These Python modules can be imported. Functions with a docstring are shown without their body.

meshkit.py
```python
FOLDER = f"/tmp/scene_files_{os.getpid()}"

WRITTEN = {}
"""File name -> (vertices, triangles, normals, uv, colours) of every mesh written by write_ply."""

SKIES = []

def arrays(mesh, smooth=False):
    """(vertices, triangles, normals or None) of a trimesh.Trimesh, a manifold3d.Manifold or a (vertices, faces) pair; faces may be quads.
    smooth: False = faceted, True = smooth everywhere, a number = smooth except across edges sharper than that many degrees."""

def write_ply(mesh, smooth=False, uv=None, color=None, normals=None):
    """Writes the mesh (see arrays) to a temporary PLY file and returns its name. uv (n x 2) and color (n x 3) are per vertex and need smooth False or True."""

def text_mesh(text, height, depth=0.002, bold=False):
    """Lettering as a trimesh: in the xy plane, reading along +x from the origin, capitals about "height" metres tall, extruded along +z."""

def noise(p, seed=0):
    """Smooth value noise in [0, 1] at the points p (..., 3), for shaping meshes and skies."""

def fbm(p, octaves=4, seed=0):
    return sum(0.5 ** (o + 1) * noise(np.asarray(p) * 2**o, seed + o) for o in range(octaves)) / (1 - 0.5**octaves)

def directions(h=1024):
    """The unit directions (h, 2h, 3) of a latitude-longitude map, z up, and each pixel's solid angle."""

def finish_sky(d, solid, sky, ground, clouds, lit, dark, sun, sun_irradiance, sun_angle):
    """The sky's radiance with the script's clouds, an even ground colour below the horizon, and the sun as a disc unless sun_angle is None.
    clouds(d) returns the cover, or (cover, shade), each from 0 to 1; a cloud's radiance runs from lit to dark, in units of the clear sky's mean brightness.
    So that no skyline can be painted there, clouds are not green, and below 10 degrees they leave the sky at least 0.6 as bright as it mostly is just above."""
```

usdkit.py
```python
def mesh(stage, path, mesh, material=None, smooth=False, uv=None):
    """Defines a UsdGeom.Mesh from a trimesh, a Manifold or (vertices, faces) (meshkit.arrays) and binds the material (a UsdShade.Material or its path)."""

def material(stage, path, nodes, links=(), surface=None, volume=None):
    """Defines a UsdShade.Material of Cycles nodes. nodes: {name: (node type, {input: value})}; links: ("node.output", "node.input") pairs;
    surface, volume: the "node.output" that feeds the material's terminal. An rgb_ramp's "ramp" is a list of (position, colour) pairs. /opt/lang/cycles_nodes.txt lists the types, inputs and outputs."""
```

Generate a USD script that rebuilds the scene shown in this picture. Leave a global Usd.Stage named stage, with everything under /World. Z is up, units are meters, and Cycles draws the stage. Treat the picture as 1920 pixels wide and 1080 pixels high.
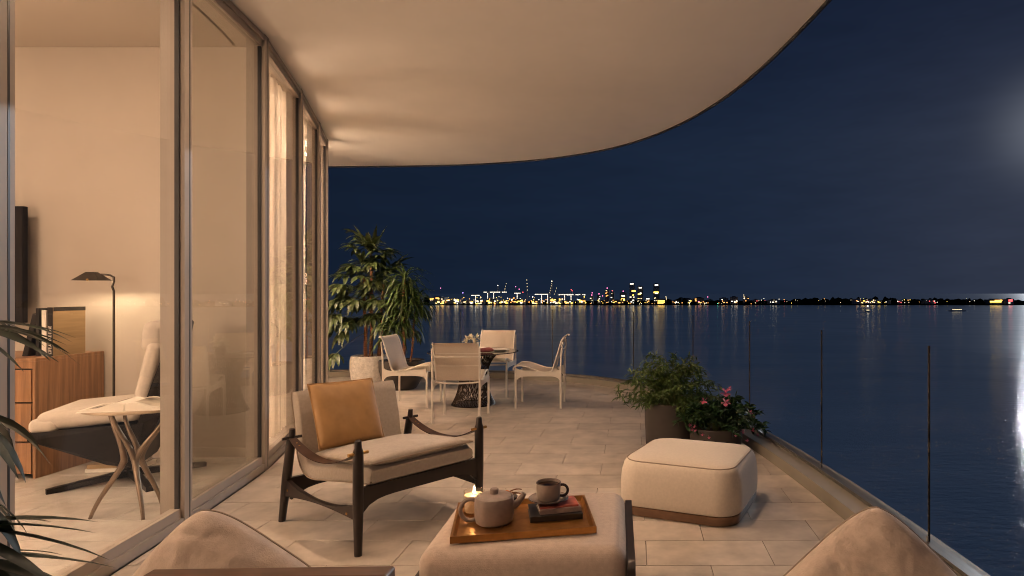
import math, random
import numpy as np, trimesh
from scipy.interpolate import PchipInterpolator, splprep, splev
from shapely.geometry import Polygon, box as sbox
from pxr import Usd, UsdGeom, UsdLux, UsdShade, Gf, Sdf
import usdkit, meshkit

stage = Usd.Stage.CreateInMemory()
UsdGeom.SetStageUpAxis(stage, UsdGeom.Tokens.z)
UsdGeom.SetStageMetersPerUnit(stage, 1.0)
UsdGeom.Xform.Define(stage, '/World')
UsdGeom.Scope.Define(stage, '/World/Looks')
PI = math.pi

# ------------------------------------------------------------------ camera, sky, moon, exposure
EYE = 1.366
cam = UsdGeom.Camera.Define(stage, '/World/camera')
cam.CreateHorizontalApertureAttr(36.0)
cam.CreateVerticalApertureAttr(20.25)
cam.CreateFocalLengthAttr(22.5)
cam.CreateHorizontalApertureOffsetAttr(-4.3125)
cam.CreateVerticalApertureOffsetAttr(0.1875)
cam.CreateClippingRangeAttr(Gf.Vec2f(0.05, 60000.0))
cam.CreateFStopAttr(0.0)
cam.CreateExposureAttr(0.25)
cam.AddTranslateOp().Set(Gf.Vec3d(0, 0, EYE))
cam.AddRotateXOp().Set(90.0)

MOON_AZ, MOON_EL = math.radians(33.15), math.radians(12.3)
moon_dir = np.array([math.sin(MOON_AZ) * math.cos(MOON_EL), math.cos(MOON_AZ) * math.cos(MOON_EL), math.sin(MOON_EL)])
SKY = 0.0044
sky = UsdLux.DomeLight.Define(stage, '/World/sky')
sky.GetPrim().SetCustomDataByKey('kind', 'structure')
skymat = usdkit.material(stage, '/World/Looks/night_sky', {
    'tc': ('texture_coordinate', {}),
    'sep': ('separate_xyz', {}),
    'zc': ('math', {'math_type': 'maximum', 'value2': 0.22}),
    'com': ('combine_xyz', {}),
    'sk': ('sky_texture', {'sky_type': 'single_scattering', 'sun_disc': False, 'sun_elevation': MOON_EL, 'sun_rotation': MOON_AZ, 'ozone_density': 3.0, 'aerosol_density': 0.2}),
    'tint': ('mix', {'mix_type': 'multiply', 'fac': 1.0, 'color2': (0.80, 0.87, 1.28)}),
    'dot': ('vector_math', {'math_type': 'dot_product', 'vector2': tuple(moon_dir)}),
    'halo': ('map_range', {'from_min': math.cos(math.radians(16)), 'from_max': 1.0, 'to_min': 0.0, 'to_max': 1.0, 'clamp': True}),
    'hp': ('math', {'math_type': 'power', 'value2': 24.0}),
    'hc': ('mix', {'mix_type': 'mix', 'color1': (0, 0, 0), 'color2': (17.0, 18.0, 20.0)}),
    'nz': ('noise_texture', {'scale': 7.0, 'detail': 5.0, 'roughness': 0.6}),
    'map': ('mapping', {'scale': (1, 1, 5)}),
    'cl': ('map_range', {'from_min': 0.35, 'from_max': 0.75, 'to_min': 0.92, 'to_max': 1.10, 'clamp': True}),
    'wisp': ('mix', {'mix_type': 'multiply', 'fac': 1.0}),
    'sum': ('mix', {'mix_type': 'add', 'fac': 1.0}),
    'bg': ('background_shader', {'strength': SKY}),
}, [('tc.generated', 'sep.vector'), ('sep.x', 'com.x'), ('sep.y', 'com.y'), ('sep.z', 'zc.value1'), ('zc.value', 'com.z'),
    ('com.vector', 'sk.vector'), ('sk.color', 'tint.color1'), ('tc.generated', 'dot.vector1'), ('dot.value', 'halo.value'),
    ('halo.result', 'hp.value1'), ('hp.value', 'hc.fac'), ('tc.generated', 'map.vector'), ('map.vector', 'nz.vector'), ('nz.fac', 'cl.value'),
    ('tint.color', 'wisp.color1'), ('cl.result', 'wisp.color2'), ('wisp.color', 'sum.color1'), ('hc.color', 'sum.color2'), ('sum.color', 'bg.color')], surface='bg.background')
UsdShade.MaterialBindingAPI.Apply(sky.GetPrim()).Bind(skymat)

moon = UsdLux.DistantLight.Define(stage, '/World/moonlight')
moon.CreateNormalizeAttr(True)
moon.CreateIntensityAttr(0.13)
moon.CreateAngleAttr(0.55)
moon.CreateColorAttr(Gf.Vec3f(0.86, 0.92, 1.0))
moon.AddRotateZOp().Set(-math.degrees(MOON_AZ))
moon.AddRotateXOp().Set(90.0 - math.degrees(MOON_EL) + 0.0)   # -z of the light looks away from the moon
moon.ClearXformOpOrder()
_m = Gf.Matrix4d()
_zx = Gf.Vec3d(*moon_dir)
_x = Gf.Cross(Gf.Vec3d(0, 0, 1), _zx).GetNormalized()
_y = Gf.Cross(_zx, _x)
_m.SetRow(0, Gf.Vec4d(_x[0], _x[1], _x[2], 0)); _m.SetRow(1, Gf.Vec4d(_y[0], _y[1], _y[2], 0)); _m.SetRow(2, Gf.Vec4d(_zx[0], _zx[1], _zx[2], 0)); _m.SetRow(3, Gf.Vec4d(0, 0, 0, 1))
for _a in list(moon.GetPrim().GetAttributes()):
    if _a.GetName().startswith('xformOp:'):
        moon.GetPrim().RemoveProperty(_a.GetName())
moon.AddTransformOp().Set(_m)

WARM = (1.0, 0.675, 0.455)
ADDED_ROOM_LAMP, ADDED_SOFFIT_LAMP, ADDED_TUBE_LAMP = 92.0, 1080.0, 44.0  # strengths of lamps added out of view to light rooms and terrace

# ------------------------------------------------------------------ helpers: prims
used = {}
LOC = {}


def numbered(path):
    k = used.get(path, -1) + 1
    used[path] = k
    return path if k == 0 else f'{path}_{k:03d}'


def put(p, **kw):
    for k, v in kw.items():
        if v:
            p.SetCustomDataByKey(k, v)
    return p


def thing(name, label, category, loc=(0, 0, 0), rotz=0.0, group=None):
    x = UsdGeom.Xform.Define(stage, numbered('/World/' + name))
    x.AddTranslateOp().Set(Gf.Vec3d(*map(float, loc)))
    if rotz:
        x.AddRotateZOp().Set(float(rotz))
    LOC[str(x.GetPath())] = np.array(loc, float)
    return put(x.GetPrim(), label=label, category=category, group=group)


def part(parent, name, mesh, mat, smooth=35, label=None, kind=None, world=False):
    path = numbered(str(parent.GetPath()) + '/' + name)
    if world:
        top = '/'.join(str(parent.GetPath()).split('/')[:3])
        v, f = (mesh.vertices, mesh.faces) if hasattr(mesh, 'vertices') else mesh
        mesh = (np.asarray(v, float) - LOC.get(top, np.zeros(3)), np.asarray(f))
    return put(usdkit.mesh(stage, path, mesh, mat, smooth=smooth).GetPrim(), label=label, kind=kind)


def single(name, mesh, mat, label, category, loc=(0, 0, 0), rotz=0.0, group=None, smooth=35, kind=None):
    path = numbered('/World/' + name)
    m = usdkit.mesh(stage, path, mesh, mat, smooth=smooth)
    m.AddTranslateOp().Set(Gf.Vec3d(*map(float, loc)))
    if rotz:
        m.AddRotateZOp().Set(float(rotz))
    LOC[path] = np.array(loc, float)
    return put(m.GetPrim(), label=label, category=category, group=group, kind=kind)


def struct(name, mesh, mat, smooth=False, kind='structure'):
    return put(usdkit.mesh(stage, numbered('/World/' + name), mesh, mat, smooth=smooth).GetPrim(), kind=kind)


def copy_of(root, loc, rotz, label):
    was = root.GetCustomData()
    r = thing(root.GetName(), label, was['category'], loc, rotz, was.get('group'))
    r.GetReferences().AddInternalReference(root.GetPath())
    r.SetInstanceable(True)
    return r


# ------------------------------------------------------------------ helpers: shapes
def cat(*ms):
    ms = [m for m in (ms[0] if len(ms) == 1 and isinstance(ms[0], list) else ms)]
    vs, fs, n = [], [], 0
    for m in ms:
        v, f = (m.vertices, m.faces) if hasattr(m, 'vertices') else m
        v, f = np.asarray(v, float), np.asarray(f, int)
        if f.shape[1] == 4:
            f = np.vstack([f[:, [0, 1, 2]], f[:, [0, 2, 3]]])
        vs.append(v); fs.append(f + n); n += len(v)
    return np.vstack(vs), np.vstack(fs)


def hull(pts):
    h = trimesh.convex.convex_hull(np.asarray(pts, float))
    return h.vertices.copy(), h.faces.copy()


def chbox(x0, x1, y0, y1, z0, z1, b=0.004):
    b = min(b, 0.3 * min(x1 - x0, y1 - y0, z1 - z0))
    P = []
    for x, sx in ((x0, 1), (x1, -1)):
        for y, sy in ((y0, 1), (y1, -1)):
            for z, sz in ((z0, 1), (z1, -1)):
                P += [(x, y + sy * b, z + sz * b), (x + sx * b, y, z + sz * b), (x + sx * b, y + sy * b, z)]
    return hull(P)


def rbox(sx, sy, sz, r, sub=2):
    s = trimesh.creation.icosphere(sub, r).vertices
    r = min(r, sx / 2, sy / 2, sz / 2)
    P = [s * (r / np.abs(s).max()) + np.array([a * (sx / 2 - r), b * (sy / 2 - r), c * (sz / 2 - r)]) for a in (-1, 1) for b in (-1, 1) for c in (-1, 1)]
    return hull(np.vstack(P))


def move(m, d=(0, 0, 0), rx=0, ry=0, rz=0, s=None):
    v, f = (m.vertices, m.faces) if hasattr(m, 'vertices') else m
    v = np.array(v, float)
    if s is not None:
        v = v * np.asarray(s, float)
    for a, ax in ((rx, (1, 0, 0)), (ry, (0, 1, 0)), (rz, (0, 0, 1))):
        if a:
            R = trimesh.transformations.rotation_matrix(math.radians(a), ax)[:3, :3]
            v = v @ R.T
    return v + np.asarray(d, float), np.asarray(f)


def tube(pts, r, n=8, caps=True, flat=None):
    p = np.asarray(pts, float)
    r = np.broadcast_to(np.asarray(r, float), (len(p),))
    t = np.gradient(p, axis=0)
    t /= np.linalg.norm(t, axis=1, keepdims=True) + 1e-12
    a = np.cross(t[0], [0, 0, 1.0] if abs(t[0][2]) < 0.9 else [1.0, 0, 0])
    A = []
    for i in range(len(p)):
        a = a - t[i] * (a @ t[i]); a = a / (np.linalg.norm(a) + 1e-12); A.append(a)
    A = np.array(A); B = np.cross(t, A)
    ang = np.arange(n) * 2 * PI / n
    k = 1.0 if flat is None else flat
    v = p[:, None] + r[:, None, None] * (np.cos(ang)[None, :, None] * A[:, None] + k * np.sin(ang)[None, :, None] * B[:, None])
    i, j = np.meshgrid(np.arange(len(p) - 1), np.arange(n), indexing='ij')
    q = np.stack([i * n + j, i * n + (j + 1) % n, (i + 1) * n + (j + 1) % n, (i + 1) * n + j], -1).reshape(-1, 4)
    f = np.vstack([q[:, [0, 1, 2]], q[:, [0, 2, 3]]])
    v = v.reshape(-1, 3)
    if caps:
        m = len(v)
        v = np.vstack([v, p[0], p[-1]])
        o = (len(p) - 1) * n
        f = np.vstack([f, [[m, (k2 + 1) % n, k2] for k2 in range(n)], [[m + 1, o + k2, o + (k2 + 1) % n] for k2 in range(n)]])
    return v, f


def bez(a, b, c, n=8, d=None):
    t = np.linspace(0, 1, n)[:, None]
    a, b, c = map(lambda q: np.asarray(q, float), (a, b, c))
    if d is None:
        return (1 - t) ** 2 * a + 2 * t * (1 - t) * b + t ** 2 * c
    d = np.asarray(d, float)
    return (1 - t) ** 3 * a + 3 * t * (1 - t) ** 2 * b + 3 * t ** 2 * (1 - t) * c + t ** 3 * d


def lathe(profile, n=40):
    p = np.asarray(profile, float)
    ang = np.arange(n) * 2 * PI / n
    v = np.stack([p[:, None, 0] * np.cos(ang), p[:, None, 0] * np.sin(ang), np.broadcast_to(p[:, None, 1], (len(p), n))], -1).reshape(-1, 3)
    i, j = np.meshgrid(np.arange(len(p) - 1), np.arange(n), indexing='ij')
    q = np.stack([i * n + j, i * n + (j + 1) % n, (i + 1) * n + (j + 1) % n, (i + 1) * n + j], -1).reshape(-1, 4)
    f = np.vstack([q[:, [0, 1, 2]], q[:, [0, 2, 3]]])
    a, b, c = v[f[:, 0]], v[f[:, 1]], v[f[:, 2]]
    f = f[np.linalg.norm(np.cross(b - a, c - a), axis=1) > 1e-12]
    return v, f


def loft(rings, cap0=True, cap1=True):
    n = len(rings[0]); v = np.vstack(rings)
    i, j = np.meshgrid(np.arange(len(rings) - 1), np.arange(n), indexing='ij')
    q = np.stack([i * n + j, i * n + (j + 1) % n, (i + 1) * n + (j + 1) % n, (i + 1) * n + j], -1).reshape(-1, 4)
    f = [np.vstack([q[:, [0, 1, 2]], q[:, [0, 2, 3]]])]
    if cap0:
        v = np.vstack([v, rings[0].mean(0)]); f.append(np.array([[len(v) - 1, (k + 1) % n, k] for k in range(n)]))
    if cap1:
        o = (len(rings) - 1) * n
        v = np.vstack([v, rings[-1].mean(0)]); f.append(np.array([[len(v) - 1, o + k, o + (k + 1) % n] for k in range(n)]))
    return v, np.vstack(f)


def rrect(hx, hy, r, n=8):
    out = []
    for cx, cy, a0 in ((hx - r, hy - r, 0), (-hx + r, hy - r, 90), (-hx + r, -hy + r, 180), (hx - r, -hy + r, 270)):
        for k in range(n):
            a = math.radians(a0 + 90 * k / (n - 1))
            out.append((cx + r * math.cos(a), cy + r * math.sin(a)))
    return np.array(out)


def at_z(ring2, z):
    return np.column_stack([ring2, np.full(len(ring2), z)])


def extrude(poly, h, z0=0.0):
    out = []
    for g in getattr(poly, 'geoms', [poly]):
        if g.area < 1e-6:
            continue
        m = trimesh.creation.extrude_polygon(g, h, engine='earcut')
        m.apply_translation([0, 0, z0])
        out.append((m.vertices, m.faces))
    return cat(out)


def plate(outline, thick, axis='x', c=0.0, b=0.0):
    """A board cut to an outline: outline in (y, z) for axis x, (x, z) for axis y; centred on c along the axis."""
    v, f = extrude(Polygon(outline), thick)
    v = v - [0, 0, thick / 2]
    v = np.column_stack([v[:, 2] + c, v[:, 0], v[:, 1]]) if axis == 'x' else np.column_stack([v[:, 0], v[:, 2] + c, v[:, 1]])
    if axis == 'y':
        f = f[:, ::-1]
    return v, f


def ribbon(pts, side, w, thick):
    """A strip of leather along pts, w wide in the direction side."""
    p = np.asarray(pts, float)
    t = np.gradient(p, axis=0); t /= np.linalg.norm(t, axis=1, keepdims=True)
    s = np.asarray(side, float)
    s = np.broadcast_to(s, p.shape)
    nrm = np.cross(s, t); nrm /= np.linalg.norm(nrm, axis=1, keepdims=True)
    w = np.broadcast_to(np.asarray(w, float), (len(p),))[:, None]
    rings = [np.array([p[i] + s[i] * w[i] / 2 + nrm[i] * thick / 2, p[i] - s[i] * w[i] / 2 + nrm[i] * thick / 2, p[i] - s[i] * w[i] / 2 - nrm[i] * thick / 2, p[i] + s[i] * w[i] / 2 - nrm[i] * thick / 2]) for i in range(len(p))]
    return loft(rings)


def pillow(w, h, t, n=30, seed=0, wr=0.012, flat=0.45, pinch=0.07, soft=0.02):
    u = np.linspace(-1, 1, n)
    U, V = np.meshgrid(u, u, indexing='ij')
    X = w / 2 * U * (1 - pinch * (1 - V ** 2)) ; Y = h / 2 * V * (1 - pinch * (1 - U ** 2))
    kk = 1 - soft * (np.abs(U * V)) ** 3
    X = X * kk; Y = Y * kk
    T = t / 2 * ((1 - np.abs(U) ** 3.2) * (1 - np.abs(V) ** 3.2)) ** flat
    N = np.stack([X * 7, Y * 7, 0 * X], -1)
    edge = (1 - U ** 2) * (1 - V ** 2)
    # creases running in from the corners
    rad = np.abs(np.abs(U) - np.abs(V))
    A = wr * (meshkit.fbm(N + seed * 13.7, 4, seed) - 0.5) * 2 * np.clip(edge * 5, 0, 1)
    A += wr * 0.35 * (meshkit.noise(np.stack([(X - Y) * 17 + 3 * (X + Y) ** 2 * 20, (X + Y) * 7, 0 * X + seed], -1), seed + 5) - 0.5) * np.clip(edge * 4, 0, 1)
    A += wr * 0.35 * (meshkit.fbm(np.stack([X * 26, Y * 26, 0 * X + seed], -1), 3, seed + 3) - 0.5) * np.clip(edge * 4, 0, 1)
    B = wr * (meshkit.fbm(N - seed * 9.1 + 40, 4, seed + 9) - 0.5) * 2 * np.clip(edge * 5, 0, 1)
    top = np.stack([X, Y, T + A], -1).reshape(-1, 3)
    bot = np.stack([X, Y, -T + B], -1).reshape(-1, 3)
    i, j = np.meshgrid(np.arange(n - 1), np.arange(n - 1), indexing='ij')
    q = np.stack([i * n + j, (i + 1) * n + j, (i + 1) * n + j + 1, i * n + j + 1], -1).reshape(-1, 4)
    f1 = np.vstack([q[:, [0, 1, 2]], q[:, [0, 2, 3]]])
    m = trimesh.Trimesh(np.vstack([top, bot]), np.vstack([f1, f1[:, ::-1] + n * n]), process=True)
    return m.vertices.copy(), m.faces.copy()


def pillow_edge(w, h, n=16, pinch=0.07):
    u = np.linspace(-1, 1, n)
    P = [(w / 2 * a, -h / 2 * (1 - pinch * (1 - a * a))) for a in u] + [(w / 2 * (1 - pinch * (1 - a * a)), h / 2 * a) for a in u[1:]]
    P += [(w / 2 * a, h / 2 * (1 - pinch * (1 - a * a))) for a in u[::-1][1:]] + [(-w / 2 * (1 - pinch * (1 - a * a)), h / 2 * a) for a in u[::-1][1:]]
    return np.column_stack([np.array(P), np.zeros(len(P))])


def blade(base, d, length, width, droop, n=6, fold=0.25, roll=0.0, tip=0.75):
    """One leaf: a folded blade along a drooping midrib."""
    d = np.asarray(d, float); d = d / np.linalg.norm(d)
    p = [np.asarray(base, float)]
    step = length / n
    dd = d.copy()
    dirs = [d.copy()]
    for k in range(n):
        p.append(p[-1] + dd * step)
        dd = dd + np.array([0, 0, -droop / n]); dd /= np.linalg.norm(dd)
        dirs.append(dd.copy())
    p, dirs = np.array(p), np.array(dirs)
    side = np.cross(d, [0, 0, 1.0])
    if np.linalg.norm(side) < 1e-3:
        side = np.array([1.0, 0, 0])
    side /= np.linalg.norm(side)
    up = np.cross(side, d)
    side = side * math.cos(roll) + up * math.sin(roll)
    t = np.linspace(0, 1, n + 1)
    w = width / 2 * np.sin(PI * np.clip(t ** tip, 0, 1)) ** 0.75
    w[0] = width * 0.08; w[-1] = 0.0006
    nrm = np.cross(side, dirs); nrm /= np.linalg.norm(nrm, axis=1, keepdims=True)
    L = p + side * w[:, None] + nrm * (fold * w)[:, None]
    R = p - side * w[:, None] + nrm * (fold * w)[:, None]
    v = np.vstack([L, p, R])
    m = n + 1
    f = []
    for k in range(n):
        f += [(k, k + m, k + m + 1), (k, k + m + 1, k + 1), (k + m, k + 2 * m, k + 2 * m + 1), (k + m, k + 2 * m + 1, k + m + 1)]
    return v, np.array(f)


# ------------------------------------------------------------------ materials
def M(name, color, rough=0.5, var=0.12, scale=8.0, metal=0.0, bump=0.0, bscale=120.0, bdist=0.002, rand=0.0, stretch=(1, 1, 1), spec=0.5, sheen=0.0, detail=4.0, coat=0.0, color2=None, rvar=0.0, translucent=0.0, sss=0.0):
    c1 = tuple(c * (1 - var) for c in color)
    c2 = color2 or tuple(min(1, c * (1 + var)) for c in color)
    N = {'tc': ('texture_coordinate', {}), 'map': ('mapping', {'scale': stretch}),
         'n': ('noise_texture', {'scale': scale, 'detail': detail, 'roughness': 0.6}),
         'r': ('rgb_ramp', {'ramp': [(0.32, c1), (0.68, c2)]}),
         'p': ('principled_bsdf', {'roughness': rough, 'metallic': metal, 'specular_ior_level': spec, 'sheen_weight': sheen, 'coat_weight': coat})}
    L = [('tc.object', 'map.vector'), ('map.vector', 'n.vector'), ('n.fac', 'r.fac')]
    src = 'r.color'
    if rand:
        N['oi'] = ('object_info', {}); N['mr'] = ('map_range', {'to_min': 1 - rand, 'to_max': 1 + rand})
        N['mx'] = ('mix', {'mix_type': 'multiply', 'fac': 1.0})
        L += [('oi.random', 'mr.value'), (src, 'mx.color1'), ('mr.result', 'mx.color2')]
        src = 'mx.color'
    L.append((src, 'p.base_color'))
    if rvar:
        N['rr'] = ('map_range', {'to_min': max(0.02, rough - rvar), 'to_max': rough + rvar})
        L += [('n.fac', 'rr.value'), ('rr.result', 'p.roughness')]
    if bump:
        N['bn'] = ('noise_texture', {'scale': bscale, 'detail': 3.0, 'roughness': 0.6})
        N['b'] = ('bump', {'strength': bump, 'distance': bdist})
        L += [('map.vector', 'bn.vector'), ('bn.fac', 'b.height'), ('b.normal', 'p.normal')]
    out = 'p.BSDF'
    if translucent:
        N['tl'] = ('translucent_bsdf', {}); N['mc'] = ('mix_closure', {'fac': translucent})
        L += [(src, 'tl.color'), ('p.BSDF', 'mc.closure1'), ('tl.BSDF', 'mc.closure2')]
        out = 'mc.closure'
    return usdkit.material(stage, '/World/Looks/' + name, N, L, surface=out)


def emit(name, color, strength):
    return usdkit.material(stage, '/World/Looks/' + name, {'e': ('emission', {'color': color, 'strength': strength})}, [], surface='e.emission')


def pane(name, tint, f0, gloss=0.0, power=5.0, amount=0.92):
    return usdkit.material(stage, '/World/Looks/' + name, {
        'lw': ('layer_weight', {'blend': 0.5}), 'pw': ('math', {'math_type': 'power', 'value2': power}),
        'ma': ('math', {'math_type': 'multiply_add', 'value2': amount, 'value3': f0}),
        't': ('transparent_bsdf', {'color': tint}), 'g': ('glossy_bsdf', {'color': (1, 1, 1), 'roughness': gloss}),
        'm': ('mix_closure', {})},
        [('lw.facing', 'pw.value1'), ('pw.value', 'ma.value1'), ('ma.value', 'm.fac'), ('t.BSDF', 'm.closure1'), ('g.BSDF', 'm.closure2')], surface='m.closure')


m_soffit = M('soffit_plaster', (0.82, 0.77, 0.70), 0.8, 0.03, 1.2, bump=0.25, bscale=90, bdist=0.001)
m_edge = M('soffit_edge_metal', (0.03, 0.03, 0.035), 0.5)
m_tile = M('terrace_stone', (0.47, 0.41, 0.35), 0.40, 0.22, 5.0, bump=0.25, bscale=160, bdist=0.0012, rand=0.10, detail=8, rvar=0.10)
m_tile_in = M('polished_stone', (0.50, 0.465, 0.42), 0.10, 0.10, 8.0, rand=0.05, detail=8, rvar=0.03)
m_grout = M('grout', (0.19, 0.165, 0.14), 0.9, 0.15, 30)
m_wall = M('wall_paint', (0.57, 0.505, 0.435), 0.75, 0.03, 2.0, bump=0.12, bscale=300, bdist=0.0006)
m_wall2 = M('far_room_wall', (0.74, 0.66, 0.58), 0.75, 0.04, 2.0)
m_ceil = M('ceiling_paint', (0.46, 0.395, 0.325), 0.8, 0.02, 1.0)
m_frame = M('window_frame_metal', (0.31, 0.265, 0.225), 0.45, 0.05, 3.0)
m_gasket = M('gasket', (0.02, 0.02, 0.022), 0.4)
m_pane = pane('window_glass', (0.97, 0.975, 0.97), 0.016, power=6.0, amount=0.85)
m_pane_dim = pane('overlapping_glass', (0.84, 0.84, 0.82), 0.03, power=6.0, amount=0.85)
m_rail_glass = pane('railing_glass', (0.985, 0.99, 0.99), 0.004, amount=0.10)
m_rail_edge = M('glass_edge', (0.075, 0.065, 0.055), 0.2, 0.5, 14.0, metal=0.3)
m_curb = M('curb_metal', (0.23, 0.205, 0.165), 0.55, 0.06, 4.0)
m_shoe = M('railing_shoe_metal', (0.16, 0.15, 0.135), 0.35, 0.08, 5.0, metal=0.5)
m_clip = M('clip_steel', (0.75, 0.75, 0.75), 0.25, 0.02, metal=0.9)
m_cab = M('cabinet_wood', (0.31, 0.165, 0.085), 0.38, 0.35, 2.2, stretch=(16, 16, 0.9), detail=6, bump=0.1, bscale=30)
m_dark_wood = M('dark_wood', (0.014, 0.007, 0.005), 0.42, 0.4, 3.0, stretch=(8, 8, 2), bump=0.1, bscale=60)
m_red_wood = M('red_brown_wood', (0.085, 0.032, 0.016), 0.3, 0.35, 3.0, stretch=(2, 14, 14), coat=0.2)
m_fab = M('greige_fabric', (0.36, 0.305, 0.25), 0.9, 0.08, 60, bump=0.5, bscale=420, bdist=0.002, sheen=0.2)
m_fab2 = M('cream_fabric', (0.60, 0.50, 0.40), 0.92, 0.06, 70, bump=0.5, bscale=420, bdist=0.002, sheen=0.2)
m_linen = M('linen_fabric', (0.48, 0.385, 0.315), 0.92, 0.09, 45, bump=0.5, bscale=260, bdist=0.003, sheen=0.25)
m_pouf = M('pouf_fabric', (0.60, 0.52, 0.43), 0.9, 0.05, 70, bump=0.4, bscale=380, bdist=0.002, sheen=0.2)
m_pipe = M('piping_fabric', (0.30, 0.235, 0.18), 0.85)
m_base = M('pouf_base_wood', (0.16, 0.085, 0.045), 0.45, 0.2, 4, stretch=(3, 3, 12))
m_tan = M('tan_leather', (0.33, 0.18, 0.062), 0.62, 0.10, 14, bump=0.35, bscale=160, bdist=0.002)
m_strap = M('brown_leather', (0.038, 0.015, 0.008), 0.42, 0.22, 14, bump=0.3, bscale=200)
m_brass = M('brass', (0.62, 0.36, 0.12), 0.28, 0.08, 6, metal=1.0)
m_tray = M('bronzed_tray', (0.42, 0.20, 0.055), 0.30, 0.16, 8, metal=0.85, rvar=0.08)
m_white = M('white_powder_coat', (0.74, 0.69, 0.62), 0.4, 0.03)
m_sling = M('sling_mesh', (0.66, 0.575, 0.485), 0.7, 0.05, 90, bump=0.5, bscale=500, translucent=0.25)
m_wire = M('bronze_wire', (0.045, 0.030, 0.022), 0.35, 0.1, metal=0.7)
m_tglass = pane('table_glass', (0.55, 0.60, 0.58), 0.07)
m_conc = M('speckled_concrete', (0.74, 0.70, 0.64), 0.85, 0.20, 26, bump=0.6, bscale=60, bdist=0.006, detail=8)
m_darkpot = M('dark_pot', (0.034, 0.027, 0.023), 0.6, 0.15, 8, bump=0.2, bscale=40)
m_soil = M('soil', (0.07, 0.038, 0.022), 0.95, 0.4, 40, bump=0.9, bscale=70, bdist=0.01)
m_bark = M('palm_bark', (0.24, 0.11, 0.055), 0.85, 0.4, 14, stretch=(1, 1, 4), bump=0.8, bscale=20, bdist=0.01)
m_leaf = M('palm_leaf', (0.050, 0.072, 0.022), 0.42, 0.35, 9, rand=0.35, translucent=0.2)
m_leaf2 = M('narrow_leaf', (0.062, 0.105, 0.022), 0.42, 0.35, 9, rand=0.35, translucent=0.2)
m_leaf_d = M('dark_leaf', (0.013, 0.022, 0.012), 0.5, 0.3, 9, rand=0.3, translucent=0.15)
m_bush = M('bush_leaf', (0.075, 0.125, 0.028), 0.5, 0.5, 6, translucent=0.22)
m_bush2 = M('glossy_leaf', (0.022, 0.055, 0.018), 0.35, 0.4, 8, translucent=0.12)
m_petal = M('pink_petal', (0.58, 0.14, 0.25), 0.6, 0.15, 30, rand=0.2, translucent=0.25)
m_lily = M('lily_petal', (0.86, 0.82, 0.66), 0.55, 0.06, 30, translucent=0.25)
m_stem = M('stem', (0.10, 0.12, 0.03), 0.6)
m_black = M('black_lacquer', (0.010, 0.009, 0.009), 0.5, 0.1, spec=0.2)
m_screen = M('dark_screen', (0.006, 0.006, 0.007), 0.25, 0.05)
m_bronze = M('bronze_leg', (0.22, 0.165, 0.12), 0.32, 0.12, 12, metal=0.8)
m_oak = M('pale_wood', (0.50, 0.40, 0.29), 0.45, 0.15, 3, stretch=(3, 16, 16))
m_paper = M('paper', (0.78, 0.73, 0.64), 0.75, 0.03)
m_photo = M('printed_page', (0.26, 0.19, 0.12), 0.6, 0.8, 9.0, detail=1, color2=(0.62, 0.54, 0.42))
m_ink = M('light_ink', (0.80, 0.76, 0.68), 0.6)
m_book_w = M('white_cover', (0.76, 0.71, 0.63), 0.45)
m_book_k = M('black_cover', (0.018, 0.015, 0.014), 0.4)
m_book_g = M('gold_cover', (0.42, 0.30, 0.17), 0.32, 0.25, 1.6, metal=0.6, stretch=(0.3, 0.3, 6))
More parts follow.
